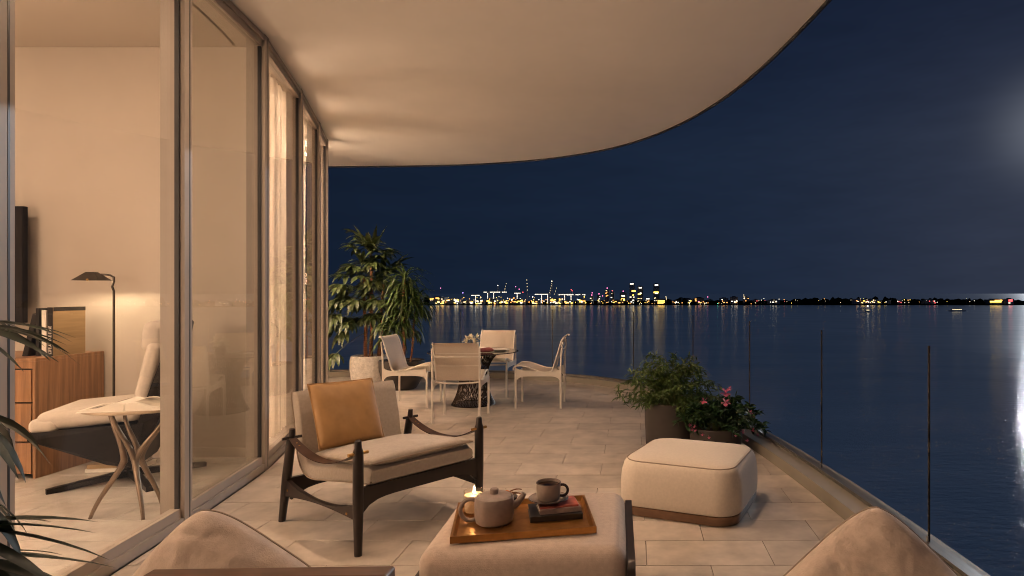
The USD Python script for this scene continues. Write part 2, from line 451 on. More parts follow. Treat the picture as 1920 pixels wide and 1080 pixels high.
m_book_r = M('red_cover', (0.34, 0.075, 0.05), 0.5, 0.6, 18)
m_book_m = M('mauve_cover', (0.26, 0.20, 0.18), 0.5, 0.2, 30)
m_cer = M('stoneware', (0.26, 0.20, 0.17), 0.45, 0.13, 30, bump=0.2, bscale=120)
m_cer_d = M('dark_glaze', (0.05, 0.032, 0.026), 0.25, 0.2, 20)
m_coffee = M('coffee', (0.02, 0.008, 0.004), 0.06)
m_wax = M('candle_wax', (0.80, 0.66, 0.50), 0.5, 0.04, translucent=0.35)
m_jar = pane('candle_glass', (0.95, 0.93, 0.90), 0.06)
m_orange = M('dried_orange', (0.62, 0.20, 0.04), 0.6, 0.3, 40)
m_napkin = M('plum_napkin', (0.20, 0.05, 0.055), 0.8, 0.15, 20)
m_curtain = M('sheer_curtain', (0.80, 0.74, 0.65), 0.8, 0.08, 60, stretch=(1, 1, 0.15), translucent=0.45)
m_chrome = M('lamp_metal', (0.10, 0.085, 0.07), 0.32, 0.08, metal=0.8)
m_recl = M('recliner_cushion', (0.50, 0.44, 0.375), 0.85, 0.04, 40, bump=0.2, bscale=300, sheen=0.2)
e_added_room = emit('room_lamp_glow', WARM, ADDED_ROOM_LAMP)  # this and the next four: glow of added, unseen lamps
e_added_far = emit('far_room_lamp_glow', WARM, ADDED_ROOM_LAMP * 3.2)
e_added_near = emit('near_soffit_lamp_glow', WARM, ADDED_SOFFIT_LAMP * 0.34)
e_added_soffit = emit('soffit_lamp_glow', WARM, ADDED_SOFFIT_LAMP)
e_added_tube = emit('lampshade_glow', (1.0, 0.675, 0.455), ADDED_TUBE_LAMP)
e_bulb = emit('reading_bulb_glow', (1.0, 0.74, 0.46), 950.0)
e_flame = emit('flame_glow', (1.0, 0.66, 0.30), 160.0)
m_land = M('dark_shore', (0.022, 0.024, 0.024), 1.0, 0.4, 0.02, spec=0.0)
m_trees = M('dark_treeline', (0.016, 0.022, 0.016), 1.0, 0.4, 0.1, spec=0.0)
m_bldg = M('distant_concrete', (0.38, 0.38, 0.40), 0.8, 0.15, 0.05, rand=0.3)
m_steel = M('crane_steel', (0.45, 0.45, 0.46), 0.5, 0.1, 0.1)
m_hull = M('boat_hull', (0.72, 0.74, 0.76), 0.35, 0.05, 0.2)
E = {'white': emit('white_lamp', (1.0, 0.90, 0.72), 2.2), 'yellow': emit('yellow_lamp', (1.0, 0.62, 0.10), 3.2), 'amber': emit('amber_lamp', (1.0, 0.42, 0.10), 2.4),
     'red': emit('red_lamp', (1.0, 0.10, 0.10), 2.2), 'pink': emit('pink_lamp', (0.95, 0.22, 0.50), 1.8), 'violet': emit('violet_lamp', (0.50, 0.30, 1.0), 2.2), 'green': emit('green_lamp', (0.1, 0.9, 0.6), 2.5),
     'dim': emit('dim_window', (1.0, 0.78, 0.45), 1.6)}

# water: waves as fine relief on one sheet
m_water = usdkit.material(stage, '/World/Looks/night_water', {
    'g': ('geometry', {}), 'sp': ('separate_xyz', {}), 'ro': ('map_range', {'from_min': 70.0, 'from_max': 420.0, 'to_min': 0.035, 'to_max': 0.15, 'clamp': True}), 'map': ('mapping', {'scale': (0.42, 1.0, 1.0)}),
    'n1': ('noise_texture', {'scale': 0.55, 'detail': 5.0, 'roughness': 0.6}),
    'n2': ('noise_texture', {'scale': 0.035, 'detail': 3.0, 'roughness': 0.5}),
    'ad': ('math', {'math_type': 'multiply_add', 'value2': 2.2}),
    'b': ('bump', {'strength': 0.33, 'distance': 0.5}),
    'r': ('rgb_ramp', {'ramp': [(0.3, (0.36, 0.52, 0.76)), (0.7, (0.46, 0.62, 0.87))]}),
    'p': ('principled_bsdf', {'roughness': 0.09, 'ior': 1.333, 'specular_ior_level': 0.05}),
}, [('g.position', 'sp.vector'), ('sp.y', 'ro.value'), ('ro.result', 'p.roughness'), ('g.position', 'map.vector'), ('map.vector', 'n1.vector'), ('map.vector', 'n2.vector'), ('n2.fac', 'ad.value1'), ('n1.fac', 'ad.value3'), ('ad.value', 'b.height'), ('b.normal', 'p.normal'), ('n2.fac', 'r.fac'), ('r.color', 'p.base_color')], surface='p.BSDF')

# ------------------------------------------------------------------ plan curves
WATER_Z = -34.6
TOP = 3.36                                       # underside of the terrace soffit
_fy = [-3.0, -1.2, 0.0, 1.2, 2.3, 3.11, 3.74, 4.92, 5.8, 6.7, 7.5, 8.5, 9.2]
_fx = [-2.30, -2.31, -2.33, -2.38, -2.45, -2.54, -2.63, -2.84, -3.10, -3.40, -3.68, -4.05, -4.33]
fx = PchipInterpolator(_fy, _fx)                 # outer face of the window wall, x as a function of y


def spline(pts, n=160, s=0.0):
    p = np.array(pts, float)
    tck, _ = splprep(p.T, s=s)
    return np.column_stack(splev(np.linspace(0, 1, n), tck))


curb_in = spline([(1.55, -3.0), (1.50, -1.0), (1.44, 1.0), (1.36, 2.6), (1.285, 3.82), (1.235, 4.3), (1.05, 5.37), (0.68, 7.2), (0.13, 8.72), (-0.55, 9.48), (-1.3, 9.98), (-2.28, 10.28), (-3.6, 10.42), (-5.2, 10.42), (-8.5, 10.2)], s=0.004)
soffit_out = spline([(1.62, -3.0), (1.58, 0.0), (1.50, 2.0), (1.42, 3.3), (1.287, 4.35), (1.217, 5.04), (1.047, 5.98), (0.751, 6.94), (0.266, 7.98), (-0.29, 8.70), (-1.09, 9.38), (-2.37, 9.81), (-3.66, 9.97), (-4.76, 10.05), (-8.5, 10.1)], s=0.004)


def offset(c, d):
    t = np.gradient(c, axis=0); t /= np.linalg.norm(t, axis=1, keepdims=True)
    return c + np.column_stack([t[:, 1], -t[:, 0]]) * d


def band(c0, c1, z0, z1):
    """A solid strip between two plan curves."""
    rings = [np.array([[a[0], a[1], z0], [b[0], b[1], z0], [b[0], b[1], z1], [a[0], a[1], z1]]) for a, b in zip(c0, c1)]
    return loft(rings)


fac = np.column_stack([fx(np.linspace(-3, 8.5, 60)), np.linspace(-3, 8.5, 60)])
terrace_poly = Polygon(list(map(tuple, fac)) + [(-8.5, 8.9)] + list(map(tuple, curb_in[::-1]))).buffer(0)
room_poly = Polygon(list(map(tuple, fac - [0.03, 0])) + [(-9, 8.9), (-9, -3)]).buffer(0)

# ------------------------------------------------------------------ water and far shore
struct('water', (np.array([[-60000, -3000, WATER_Z], [60000, -3000, WATER_Z], [60000, 60000, WATER_Z], [-60000, 60000, WATER_Z]], float), np.array([[0, 1, 2], [0, 2, 3]])), m_water)

# ------------------------------------------------------------------ terrace floor, ceiling, curb
struct('terrace_slab', extrude(terrace_poly.union(room_poly).buffer(0.01), 0.25, -0.268), m_grout)
floor_t = put(UsdGeom.Xform.Define(stage, '/World/terrace_floor').GetPrim(), kind='structure')
floor_i = put(UsdGeom.Xform.Define(stage, '/World/interior_floor').GetPrim(), kind='structure')
rng = random.Random(4)
ROW, LEN, G = 0.3197, 0.643, 0.0021
far_t = []
for k in range(-10, 23):
    y0 = 3.2135 + ROW * k
    off = 0.704 + (0.3215 if k % 2 else 0.0)
    for q in range(-12, 3):
        x0 = off + LEN * q
        cell = sbox(x0 + G, y0 + G, x0 + LEN - G, y0 + ROW - G)
        for poly, root, mat, ins in ((terrace_poly.buffer(-0.004), floor_t, m_tile, False), (room_poly.buffer(-0.004), floor_i, m_tile_in, True)):
            c = cell.intersection(poly)
            if c.is_empty or c.area < 0.002 or (ins and (x0 < -6.6 or y0 > 8.6 or y0 < 1.2)):
                continue
            if ins and y0 + ROW > 5.33 and y0 < 5.40:
                c = c.difference(sbox(-9, 5.335, 0, 5.405))
            if c.is_empty:
                continue
            h = 0.018 + rng.uniform(-0.0006, 0.0006) * (0.3 if ins else 1)
            if y0 < 1.5 or x0 < -4.6 and not ins:
                far_t.append((extrude(c, h, -0.018), mat, root))
            else:
                part(root, 'tile', extrude(c, h, -0.018), mat, smooth=False)
for mat, root in ((m_tile, floor_t), (m_tile_in, floor_i)):
    ms = [a for a, b, c in far_t if c == root]
    if ms:
        part(root, 'outer_tiles', cat(ms), mat, smooth=False, kind='stuff')

soffit_poly = Polygon([(p[0] - 0.118, p[1]) for p in fac[::-1]] + [(-2.30, -3.0)] + [tuple(p) for p in soffit_out] + [(-8.5, 8.6)]).buffer(0)
struct('terrace_ceiling', extrude(soffit_poly, 0.24, TOP), m_soffit)
struct('ceiling_edge', band(offset(soffit_out, 0.003), offset(soffit_out, 0.022), TOP - 0.02, TOP + 0.26), m_edge)

struct('terrace_curb', band(curb_in + 0, offset(curb_in, 0.135), -0.02, 0.085), m_curb, smooth=30)
struct('curb_outer_ledge', band(offset(curb_in, 0.205), offset(curb_in, 0.30), -0.12, 0.06), m_curb, smooth=30)
struct('slab_edge', band(offset(curb_in, 0.0), offset(curb_in, 0.28), -0.40, -0.125), m_edge, smooth=30)

# ------------------------------------------------------------------ glass railing
rail_line = offset(curb_in, 0.17)
seg = np.r_[0, np.cumsum(np.linalg.norm(np.diff(rail_line, axis=0), axis=1))]


def rail_at(s):
    return np.array([np.interp(s, seg, rail_line[:, 0]), np.interp(s, seg, rail_line[:, 1])])


def s_of_y(y):
    i = np.argmax(rail_line[:, 1] > y)
    return seg[i - 1] + (seg[i] - seg[i - 1]) * (y - rail_line[i - 1, 1]) / (rail_line[i, 1] - rail_line[i - 1, 1])


railing = thing('glass_railing', 'frameless clear glass railing curving round the edge of the terrace', 'railing', (1.4, 4.0, 0))
joints = [s_of_y(y) for y in (-1.6, 0.2, 1.75, 3.25, 4.63, 6.15, 7.75)]
while joints[-1] + 1.62 < seg[-1] - 0.2:
    joints.append(joints[-1] + 1.62)
joints.append(seg[-1])
shoe = band(offset(curb_in, 0.138), offset(curb_in, 0.202), -0.02, 0.105)
part(railing, 'base_shoe', shoe, m_shoe, smooth=30, world=True)
RT = 1.10
for a, b in zip(joints[:-1], joints[1:]):
    ss = np.linspace(a + 0.0058, b - 0.0058, 14)
    c = np.array([rail_at(s) for s in ss])
    p = part(railing, 'glass_panel', band(offset(c, -0.006), offset(c, 0.006), 0.108, RT), m_rail_glass, smooth=30, world=True)
    for s0, s1 in ((a - 0.0033, a + 0.0033),):
        e = np.array([rail_at(s0), rail_at(s1)])
        part(railing, 'panel_joint', band(offset(e, -0.0045), offset(e, 0.0045), 0.106, RT), m_rail_edge, smooth=False, world=True)
    e = np.array([rail_at(a - 0.010), rail_at(a + 0.010)])
    part(railing, 'joint_clip', band(offset(e, -0.011), offset(e, -0.0075), 0.106, 0.135), m_clip, smooth=False, world=True)

# ------------------------------------------------------------------ window wall
wall_y = [-2.3, -1.1, 0.1, 1.3, 2.47, 3.74, 4.92, 6.22, 7.42, 8.25]
wallw = thing('window_wall', 'curved run of floor to ceiling windows in beige metal frames beside the terrace', 'window wall', (-2.63, 3.74, 0))


def frame_at(y):
    t = np.array([float(fx.derivative()(y)), 1.0]); t /= np.linalg.norm(t)
    return np.array([float(fx(y)), y]), t, np.array([-t[1], t[0]])     # outer point, along, inward


def prism(p, t, nin, a0, a1, d0, d1, z0, z1):
    q = [p + t * a + nin * d for a, d in ((a0, d0), (a1, d0), (a1, d1), (a0, d1))]
    if Polygon(q).exterior.is_ccw is False:
        q = q[::-1]
    return extrude(Polygon(q), z1 - z0, z0)


PW = 0.085
for y in wall_y:
    p, t, n = frame_at(y)
    po = part(wallw, 'post', cat(prism(p, t, n, 0, PW, 0.0, 0.055, 0.0, TOP - 0.004), prism(p, t, n, 0.010, PW - 0.010, 0.0552, 0.135, 0.0, TOP - 0.004)), m_frame, smooth=False, world=True)
    part(po, 'gasket', cat(prism(p, t, n, PW + 0.0005, PW + 0.012, 0.020, 0.050, 0.1, TOP - 0.08), prism(p, t, n, -0.010, -0.0005, 0.026, 0.050, 0.1, TOP - 0.08), prism(p, t, n, PW * 0.60, PW * 0.60 + 0.010, -0.0015, -0.0002, 0.02, TOP - 0.02)), m_gasket, smooth=False, world=True)
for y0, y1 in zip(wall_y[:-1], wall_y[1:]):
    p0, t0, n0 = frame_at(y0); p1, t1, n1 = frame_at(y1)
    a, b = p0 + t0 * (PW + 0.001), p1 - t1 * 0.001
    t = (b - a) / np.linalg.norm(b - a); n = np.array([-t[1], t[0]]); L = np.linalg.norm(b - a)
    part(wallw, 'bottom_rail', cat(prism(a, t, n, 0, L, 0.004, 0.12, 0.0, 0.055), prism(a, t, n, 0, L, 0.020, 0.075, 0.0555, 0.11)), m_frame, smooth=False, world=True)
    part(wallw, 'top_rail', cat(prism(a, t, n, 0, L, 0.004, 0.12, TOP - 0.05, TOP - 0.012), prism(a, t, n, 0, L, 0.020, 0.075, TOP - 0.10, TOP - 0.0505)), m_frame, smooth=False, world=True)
    part(wallw, 'head_reveal', prism(a, t, n, 0, L, 0.03, 0.11, TOP - 0.0118, TOP - 0.001), m_gasket, smooth=False, world=True)  # black strip laid in for the shadow line above the rail
    part(wallw, 'glass_pane', prism(a, t, n, 0.002, L - 0.002, 0.040, 0.048, 0.1102, TOP - 0.1002), m_pane_dim if abs(y0 - 3.74) < 0.01 else m_pane, smooth=False, world=True)
# the end post where the wall turns the corner, and the return beyond it
pe, te, ne = frame_at(8.25)
ret = np.array([-8.6, 9.2]) - (pe + te * PW); Lr = np.linalg.norm(ret); rt = ret / Lr; rn = np.array([-rt[1], rt[0]])
q0 = pe + te * (PW + 0.004) + rt * 0.14
nr = 5
for k in range(nr):
    LL = (Lr - 0.16) / nr
    a = q0 + rt * LL * k
    if k:
        part(wallw, 'post', prism(a, rt, rn, -0.045, 0.045, 0.0, 0.10, 0.0, TOP - 0.004), m_frame, smooth=False, world=True)
    u0, u1 = (0.0, 0.047)[k > 0], LL - 0.047
    part(wallw, 'bottom_rail', prism(a, rt, rn, u0, u1, 0.010, 0.09, 0.0, 0.10), m_frame, smooth=False, world=True)
    part(wallw, 'top_rail', prism(a, rt, rn, u0, u1, 0.010, 0.09, TOP - 0.09, TOP - 0.006), m_frame, smooth=False, world=True)
    part(wallw, 'glass_pane', prism(a, rt, rn, u0 + 0.001, u1 - 0.001, 0.040, 0.048, 0.1003, TOP - 0.0903), m_pane, smooth=False, world=True)

# ------------------------------------------------------------------ rooms behind the glass
RC = 3.42


def inside(y0, y1, din):
    ys = np.linspace(y0, y1, 30)
    return [(float(fx(y)) - din, y) for y in ys]


struct('wall', extrude(Polygon([(-9, 5.34), (float(fx(5.34)) - 0.15, 5.34), (float(fx(5.40)) - 0.15, 5.40), (-9, 5.40)]), RC + 0.1, 0), m_wall)
struct('skirting', extrude(Polygon([(-4.35, 5.325), (float(fx(5.33)) - 0.16, 5.325), (float(fx(5.338)) - 0.16, 5.338), (-4.35, 5.338)]), 0.085, 0), m_wall)
struct('wall', extrude(Polygon([(-9.1, -3), (-9, -3), (-9, 9.3), (-9.1, 9.3)]), RC + 0.1, 0), m_wall)
struct('wall', extrude(Polygon([(-9, -3.1), (-2.35, -3.1), (-2.35, -3), (-9, -3)]), RC + 0.1, 0), m_wall)
track_gap = Polygon(inside(-2.5, 5.30, 0.36) + inside(5.30, -2.5, 0.385)).buffer(0)
ceil_poly = Polygon(inside(-3, 8.5, 0.122) + [(-8.6, 8.9), (-9, 8.9), (-9, -3)]).buffer(0)
struct('ceiling', extrude(ceil_poly.difference(track_gap), 0.10, RC), m_ceil)
struct('curtain_track', extrude(track_gap.buffer(-0.001), 0.05, RC + 0.02), m_edge)


def downlight(x, y, z, r, mat, label, group):  # invented ceiling lamp, added where the camera does not see it
    d = thing('downlight', label, 'downlight', (x, y, z), 0, group)
    part(d, 'trim', lathe([(r, 0.0), (r, -0.006), (r + 0.018, -0.006), (r + 0.020, -0.001), (r + 0.020, 0.0)], 28), m_white)
    part(d, 'lens', lathe([(0.0, -0.003), (r - 0.001, -0.003), (r - 0.001, -0.001), (0.0, -0.001)], 24), mat)


for x, y in ((-3.55, 3.2), (-5.1, 3.3), (-3.5, 1.4), (-5.0, 1.2), (-6.6, 3.3), (-3.4, -0.6), (-5.0, -0.8)):  # added to light the living room; no such lamps in view
    downlight(x, y, RC - 0.002, 0.13, e_added_room, 'added round warm lamp unseen in the living room ceiling', 'added living room lights')
for x, y in ((-4.3, 6.3), (-5.2, 7.6), (-6.2, 6.4), (-4.62, 8.05)):  # added and made stronger to brighten the far floor and palms
    downlight(x, y, RC - 0.002, 0.16, e_added_far, 'added round warm lamp unseen in the far room ceiling', 'added far room lights')
for x, y, m_ in ((-1.55, 4.05, e_added_soffit), (-0.25, 3.98, e_added_soffit), (0.1, 0.9, e_added_near)):  # added outside the view to brighten the terrace
    downlight(x, y, TOP - 0.002, 0.05, m_, 'small added lamp set unseen into the terrace ceiling', 'added terrace lights')


def line_pendant(x, y0, y1, z, label):  # invented tube lamp, added unseen to spread even light over the soffit
    g = thing('line_pendant', label, 'pendant lamp', (x, (y0 + y1) / 2, z), 0, 'added pendant lamps of the rooms')
    h = (y1 - y0) / 2
    part(g, 'lamp_shade', tube([(0, -h, 0), (0, 0, 0), (0, h, 0)], 0.08, 14), e_added_tube)
    for sy in (-h * 0.8, h * 0.8):
        part(g, 'cable', tube([(0, sy, 0.08), (0, sy, 1.0), (0, sy, RC - z - 0.002)], 0.003, 6), m_chrome)


line_pendant(-4.7, -1.6, 3.5, 1.6, 'added pendant tube lamp hung unseen in the living room')
line_pendant(-5.7, 6.0, 8.2, 1.6, 'added pendant tube lamp hung unseen in the far room behind the curtain')
line_pendant(-6.8, 6.0, 8.2, 1.6, 'second added pendant tube lamp unseen deeper in the far room')

# curtains inside the far room
def curtain(a, b, label, n=90):
    a, b = np.array(a, float), np.array(b, float)
    L = np.linalg.norm(b - a); t = (b - a) / L; nn = np.array([-t[1], t[0]])
    us = np.linspace(0, L, n); ph = us * 2 * PI / 0.075
    line = np.array([a + t * u + nn * (0.028 * math.sin(q) + 0.01 * math.sin(2.3 * q)) for u, q in zip(us, ph)])
    rings = [np.column_stack([line + [0.004 * math.sin(z * 7), 0], np.full(n, z)]) for z in np.linspace(0.02, RC - 0.03, 7)]
    v = np.vstack(rings); f = []
    for i in range(6):
        for j in range(n - 1):
            e = i * n + j
            f += [(e, e + 1, e + n + 1), (e, e + n + 1, e + n)]
    c = thing('curtain', label, 'curtain', (a[0], a[1], 0))
    part(c, 'cloth', (v, np.array(f)), m_curtain, smooth=True, world=True)
    hd = np.column_stack([line[::12], np.full(len(line[::12]), RC - 0.022)])
    part(c, 'heading', tube(hd, 0.010, 6), m_white, world=True)


curtain((float(fx(5.95)) - 0.24, 5.95), (float(fx(6.62)) - 0.24, 6.62), 'pale sheer curtain drawn back beside the second far window')
curtain((float(fx(7.0)) - 0.24, 7.0), (float(fx(7.7)) - 0.24, 7.7), 'pale sheer curtain drawn back at the window nearest the corner')
curtain((-4.72, 8.52), (-6.4, 8.74), 'long sheer curtain along the end glazing of the far room', 240)

# ------------------------------------------------------------------ lounge chair with leather arm slings
def lounge_chair():
    c = thing('lounge_chair', 'dark wood lounge chair with greige cushions and leather sling arms', 'lounge chair', (-1.54, 3.90, 0), -127.0)
    W, F, B = 0.395, 0.425, -0.425            # half width, front legs, rear feet
    RT_, RY = 0.535, -0.300                   # rear leg top
    for s in (1, -1):
        x = s * W
        part(c, 'leg', lathe([(0.0, 0), (0.019, 0), (0.020, 0.01), (0.0275, 0.30), (0.0265, 0.54), (0.022, 0.556), (0.017, 0.575), (0.016, 0.597), (0.010, 0.602), (0, 0.602)], 20) if False else
             move(lathe([(0.0, 0), (0.019, 0), (0.020, 0.01), (0.0275, 0.30), (0.0265, 0.54), (0.019, 0.562), (0.0165, 0.597), (0.010, 0.603), (0, 0.603)], 20), (x, F, 0)), m_dark_wood)
        part(c, 'leg', tube([(x, B, 0), (x, B + 0.005, 0.01), (x, (B + RY) / 2, 0.27), (x, RY - 0.008, RT_ - 0.035), (x, RY, RT_ - 0.01), (x, RY + 0.005, RT_ + 0.035)], [0.019, 0.02, 0.027, 0.025, 0.018, 0.015], 18), m_dark_wood)
        # low side stretcher: a board hollowed along its upper edge
        ys = np.linspace(B + 0.075, F - 0.012, 14); u = np.linspace(0, 1, 14)
        up = 0.265 - 0.03 * u * 0 - 0.055 * np.sin(PI * u) ** 0.8 + 0.0 * u
        lo = 0.165 + 0.02 * u + 0.020 * np.sin(PI * u)
        part(c, 'stretcher', plate(list(zip(ys, lo)) + list(zip(ys[::-1], up[::-1])), 0.026, 'x', x), m_dark_wood, smooth=25)
        for yy in (B + 0.10, F - 0.09):
            part(c, 'bolt', move(lathe([(0, 0), (0.007, 0), (0.007, 0.003), (0, 0.004)], 12), (x + s * 0.013, yy, 0.205), ry=90 * s), m_brass)
        # leather sling from rear leg to front leg, hung on brass rods
        ps = bez((x, RY + 0.005, 0.518), (x, RY + 0.20, 0.415), (x, F - 0.24, 0.40), 22, (x, F - 0.005, 0.532))
        st = part(c, 'arm_sling', ribbon(ps, (1, 0, 0), 0.062 - 0.022 * np.abs(np.linspace(-1, 1, 22)) ** 3, 0.005), m_strap, smooth=40)
        for yy, zz in ((F, 0.532), (RY + 0.003, 0.518)):
            part(st, 'rod', move(tube([(-0.055, 0, 0), (0.055, 0, 0)], 0.0085, 12), (x, yy, zz)), m_brass if yy > 0 else m_dark_wood)
        for a in (2, 3, 18, 19):
            part(st, 'rivet', move(lathe([(0, 0), (0.005, 0), (0.004, 0.003), (0, 0.0035)], 10), ps[a] + [0, 0, 0.003]), m_brass)
    xs = np.linspace(-W + 0.01, W - 0.01, 17); u = np.abs(np.linspace(-1, 1, 17))
    lo = 0.280 - 0.075 * u ** 7
    part(c, 'front_rail', plate(list(zip(xs, lo)) + [(W - 0.01, 0.350), (-W + 0.01, 0.350)], 0.028, 'y', F - 0.006), m_dark_wood, smooth=25)
    part(c, 'rear_rail', plate(list(zip(xs, 0.205 - 0.06 * u ** 6)) + [(W - 0.01, 0.275), (-W + 0.01, 0.275)], 0.028, 'y', B + 0.09), m_dark_wood, smooth=25)
    # shell: one upholstered bend of seat and back
    hw = 0.335
    mid = np.array([(F + 0.015, 0.395), (F - 0.10, 0.385), (0.10, 0.355), (-0.10, 0.325), (-0.20, 0.315), (-0.275, 0.33), (-0.325, 0.39), (-0.352, 0.50), (-0.385, 0.64), (-0.418, 0.765)])
    sp = spline(mid, 34)
    t = np.gradient(sp, axis=0); t /= np.linalg.norm(t, axis=1, keepdims=True)
    nn = np.column_stack([-t[:, 1], t[:, 0]])
    s_ = np.linspace(0, 1, 34)
    th = 0.050 - 0.012 * s_
    th[0] *= 0.6; th[-1] *= 0.55
    rings = []
    prof = [(-1, 0.0), (-0.985, 0.7), (-0.95, 1.0), (-0.5, 1.03), (0, 1.04), (0.5, 1.03), (0.95, 1.0), (0.985, 0.7), (1, 0.0), (0.985, -0.7), (0.95, -1.0), (0, -1.0), (-0.95, -1.0), (-0.985, -0.7)]
    for p, n_, h in zip(sp, nn, th):
        rings.append(np.array([[a * hw, p[0] - n_[0] * b * h * -1 * -1, p[1] - n_[1] * b * h] for a, b in prof]))
    sh = part(c, 'shell', loft(rings), m_fab, smooth=50)
    for s in (-1, 1):
        e = np.array([[s * hw * 0.992, p[0] + n_[0] * h * 0.8, p[1] + n_[1] * h * 0.8] for p, n_, h in zip(sp, nn, th)])
        part(sh, 'piping', tube(e, 0.0045, 6), m_pipe)
    # seat cushion with knife edges
    cu = pillow(0.665, 0.66, 0.088, 34, 3, 0.006, 0.42, 0.02)
    cv, cf = cu
    cv = cv + [0, 0.0, 0]
    ct = math.radians(4.5)
    cv = np.column_stack([cv[:, 0], cv[:, 1] * math.cos(ct), cv[:, 2] + cv[:, 1] * math.sin(ct)])
    sc = part(c, 'seat_cushion', (cv + [0, 0.115, 0.440], cf), m_fab, smooth=True)
    ed = pillow_edge(0.665, 0.66, 14, 0.02)
    part(sc, 'piping', tube(np.column_stack([ed[:, 0], ed[:, 1] * math.cos(ct) + 0.115, ed[:, 2] + ed[:, 1] * math.sin(ct) + 0.440]), 0.0042, 6), m_pipe)
    return c


lounge = lounge_chair()
# tan cushion leaning on the chair's back; placed in the chair's frame and carried over
_rz = math.radians(-127.0)


def chair_pt(x, y, z):
    return (-1.54 + x * math.cos(_rz) - y * math.sin(_rz), 3.90 + x * math.sin(_rz) + y * math.cos(_rz), z)


tp = thing('throw_pillow', 'square tan leather cushion leaning on the dark wood lounge chair', 'cushion', chair_pt(0.125, -0.175, 0.455), -127.0)
pv = move(move(pillow(0.41, 0.40, 0.10, 30, 7, 0.010, 0.42, 0.03), rz=1), rx=113)
part(tp, 'cover', move(pv, (0, 0.0, 0.185)), m_tan, smooth=True)
ed = move(move((pillow_edge(0.41, 0.40, 14, 0.03), np.zeros((0, 3), int)), rz=1), (0, 0, 0), rx=113)[0] + [0, 0, 0.185]
part(tp, 'seam', tube(ed, 0.0035, 6), m_tan)

# ------------------------------------------------------------------ pouf
def pouf():
    p = thing('pouf', 'large square cream pouf with rounded corners on a brown plinth', 'pouf', (0.365, 4.16, 0), -22.0)
    hx, hy = 0.385, 0.365
    part(p, 'plinth', loft([at_z(rrect(hx - 0.02, hy - 0.02, 0.13), 0.0), at_z(rrect(hx - 0.012, hy - 0.012, 0.135), 0.004), at_z(rrect(hx - 0.004, hy - 0.004, 0.14), 0.056), at_z(rrect(hx - 0.012, hy - 0.012, 0.135), 0.060)]), m_base, smooth=40)
    prof = [(0.0602, -0.010), (0.066, -0.001), (0.12, 0.004), (0.19, 0.004), (0.26, -0.004), (0.305, -0.018), (0.326, -0.033)]
    part(p, 'cover', loft([at_z(rrect(hx + d, hy + d, 0.15 + d, 12), z) for z, d in prof] + [at_z(rrect(hx - 0.044, hy - 0.044, 0.12, 12), 0.332)]), m_pouf, smooth=60)
    rim = rrect(hx - 0.036, hy - 0.036, 0.122, 12)
    part(p, 'piping', tube(np.vstack([at_z(rim, 0.330), [[*rim[0], 0.330]]]), 0.0035, 6, caps=False), m_pipe)
    part(p, 'top', loft([at_z(rrect(hx - d, hy - d, max(0.02, 0.125 - d * 0.3), 12), z) for z, d in ((0.331, 0.0405), (0.337, 0.047), (0.345, 0.075), (0.352, 0.14), (0.355, 0.22), (0.356, 0.32))]), m_pouf, smooth=60)


pouf()

# ------------------------------------------------------------------ upholstered bench table
def bench():
    b = thing('ottoman', 'square upholstered ottoman with dark wood side frames under the tray', 'ottoman', (-0.425, 2.715, 0), 1.5)
    v, f = rbox(0.775, 0.735, 0.205, 0.062, 3)
    m = trimesh.Trimesh(v, f).subdivide_to_size(0.035); v, f = m.vertices.copy(), m.faces.copy()
    # a soft crown and the slight waviness of stuffed cloth
    k = np.clip(1 - (v[:, 0] / 0.39) ** 2, 0, 1) * np.clip(1 - (v[:, 1] / 0.37) ** 2, 0, 1)
    v[:, 2] += np.where(v[:, 2] > 0, 0.010 * k, 0) + 0.004 * (meshkit.fbm(v * 9, 3, 2) - 0.5)
    v[:, :2] *= 1 + 0.006 * (meshkit.fbm(v * 7 + 3, 3, 5) - 0.5)[:, None]
    part(b, 'cushion', (v + [0, 0, 0.315], f), m_linen, smooth=True)
    part(b, 'seat_board', chbox(-0.375, 0.375, -0.35, 0.35, 0.165, 0.208, 0.004), m_dark_wood)
    for s in (-1, 1):
        x = s * 0.404; dz = 0.0 if s > 0 else -0.085
        o = [(-0.40, 0.0), (-0.355, 0.0), (-0.325, 0.19), (0.325, 0.19), (0.355, 0.0), (0.40, 0.0), (0.392, 0.30)]
        o += [(0.385 - 0.05 * (1 - math.cos(a)), 0.32 + 0.055 * math.sin(a)) for a in np.linspace(0, PI / 2, 6)]
        o += [(-0.385 + 0.05 * (1 - math.cos(a)), 0.32 + 0.055 * math.sin(a)) for a in np.linspace(PI / 2, 0, 6)]
        o += [(-0.392, 0.30)]
        o = [(yy, zz + dz * (zz > 0.25)) for yy, zz in o]
        part(b, 'side_frame', plate(o, 0.030, 'x', x), m_dark_wood, smooth=25)


bench()

# ------------------------------------------------------------------ tray with tea things
TR = 11.2
TZ = 0.427


def tray_pt(u, v, z):
    a = math.radians(TR)
    return (-0.460 + u * math.cos(a) - v * math.sin(a), 2.650 + u * math.sin(a) + v * math.cos(a), z)


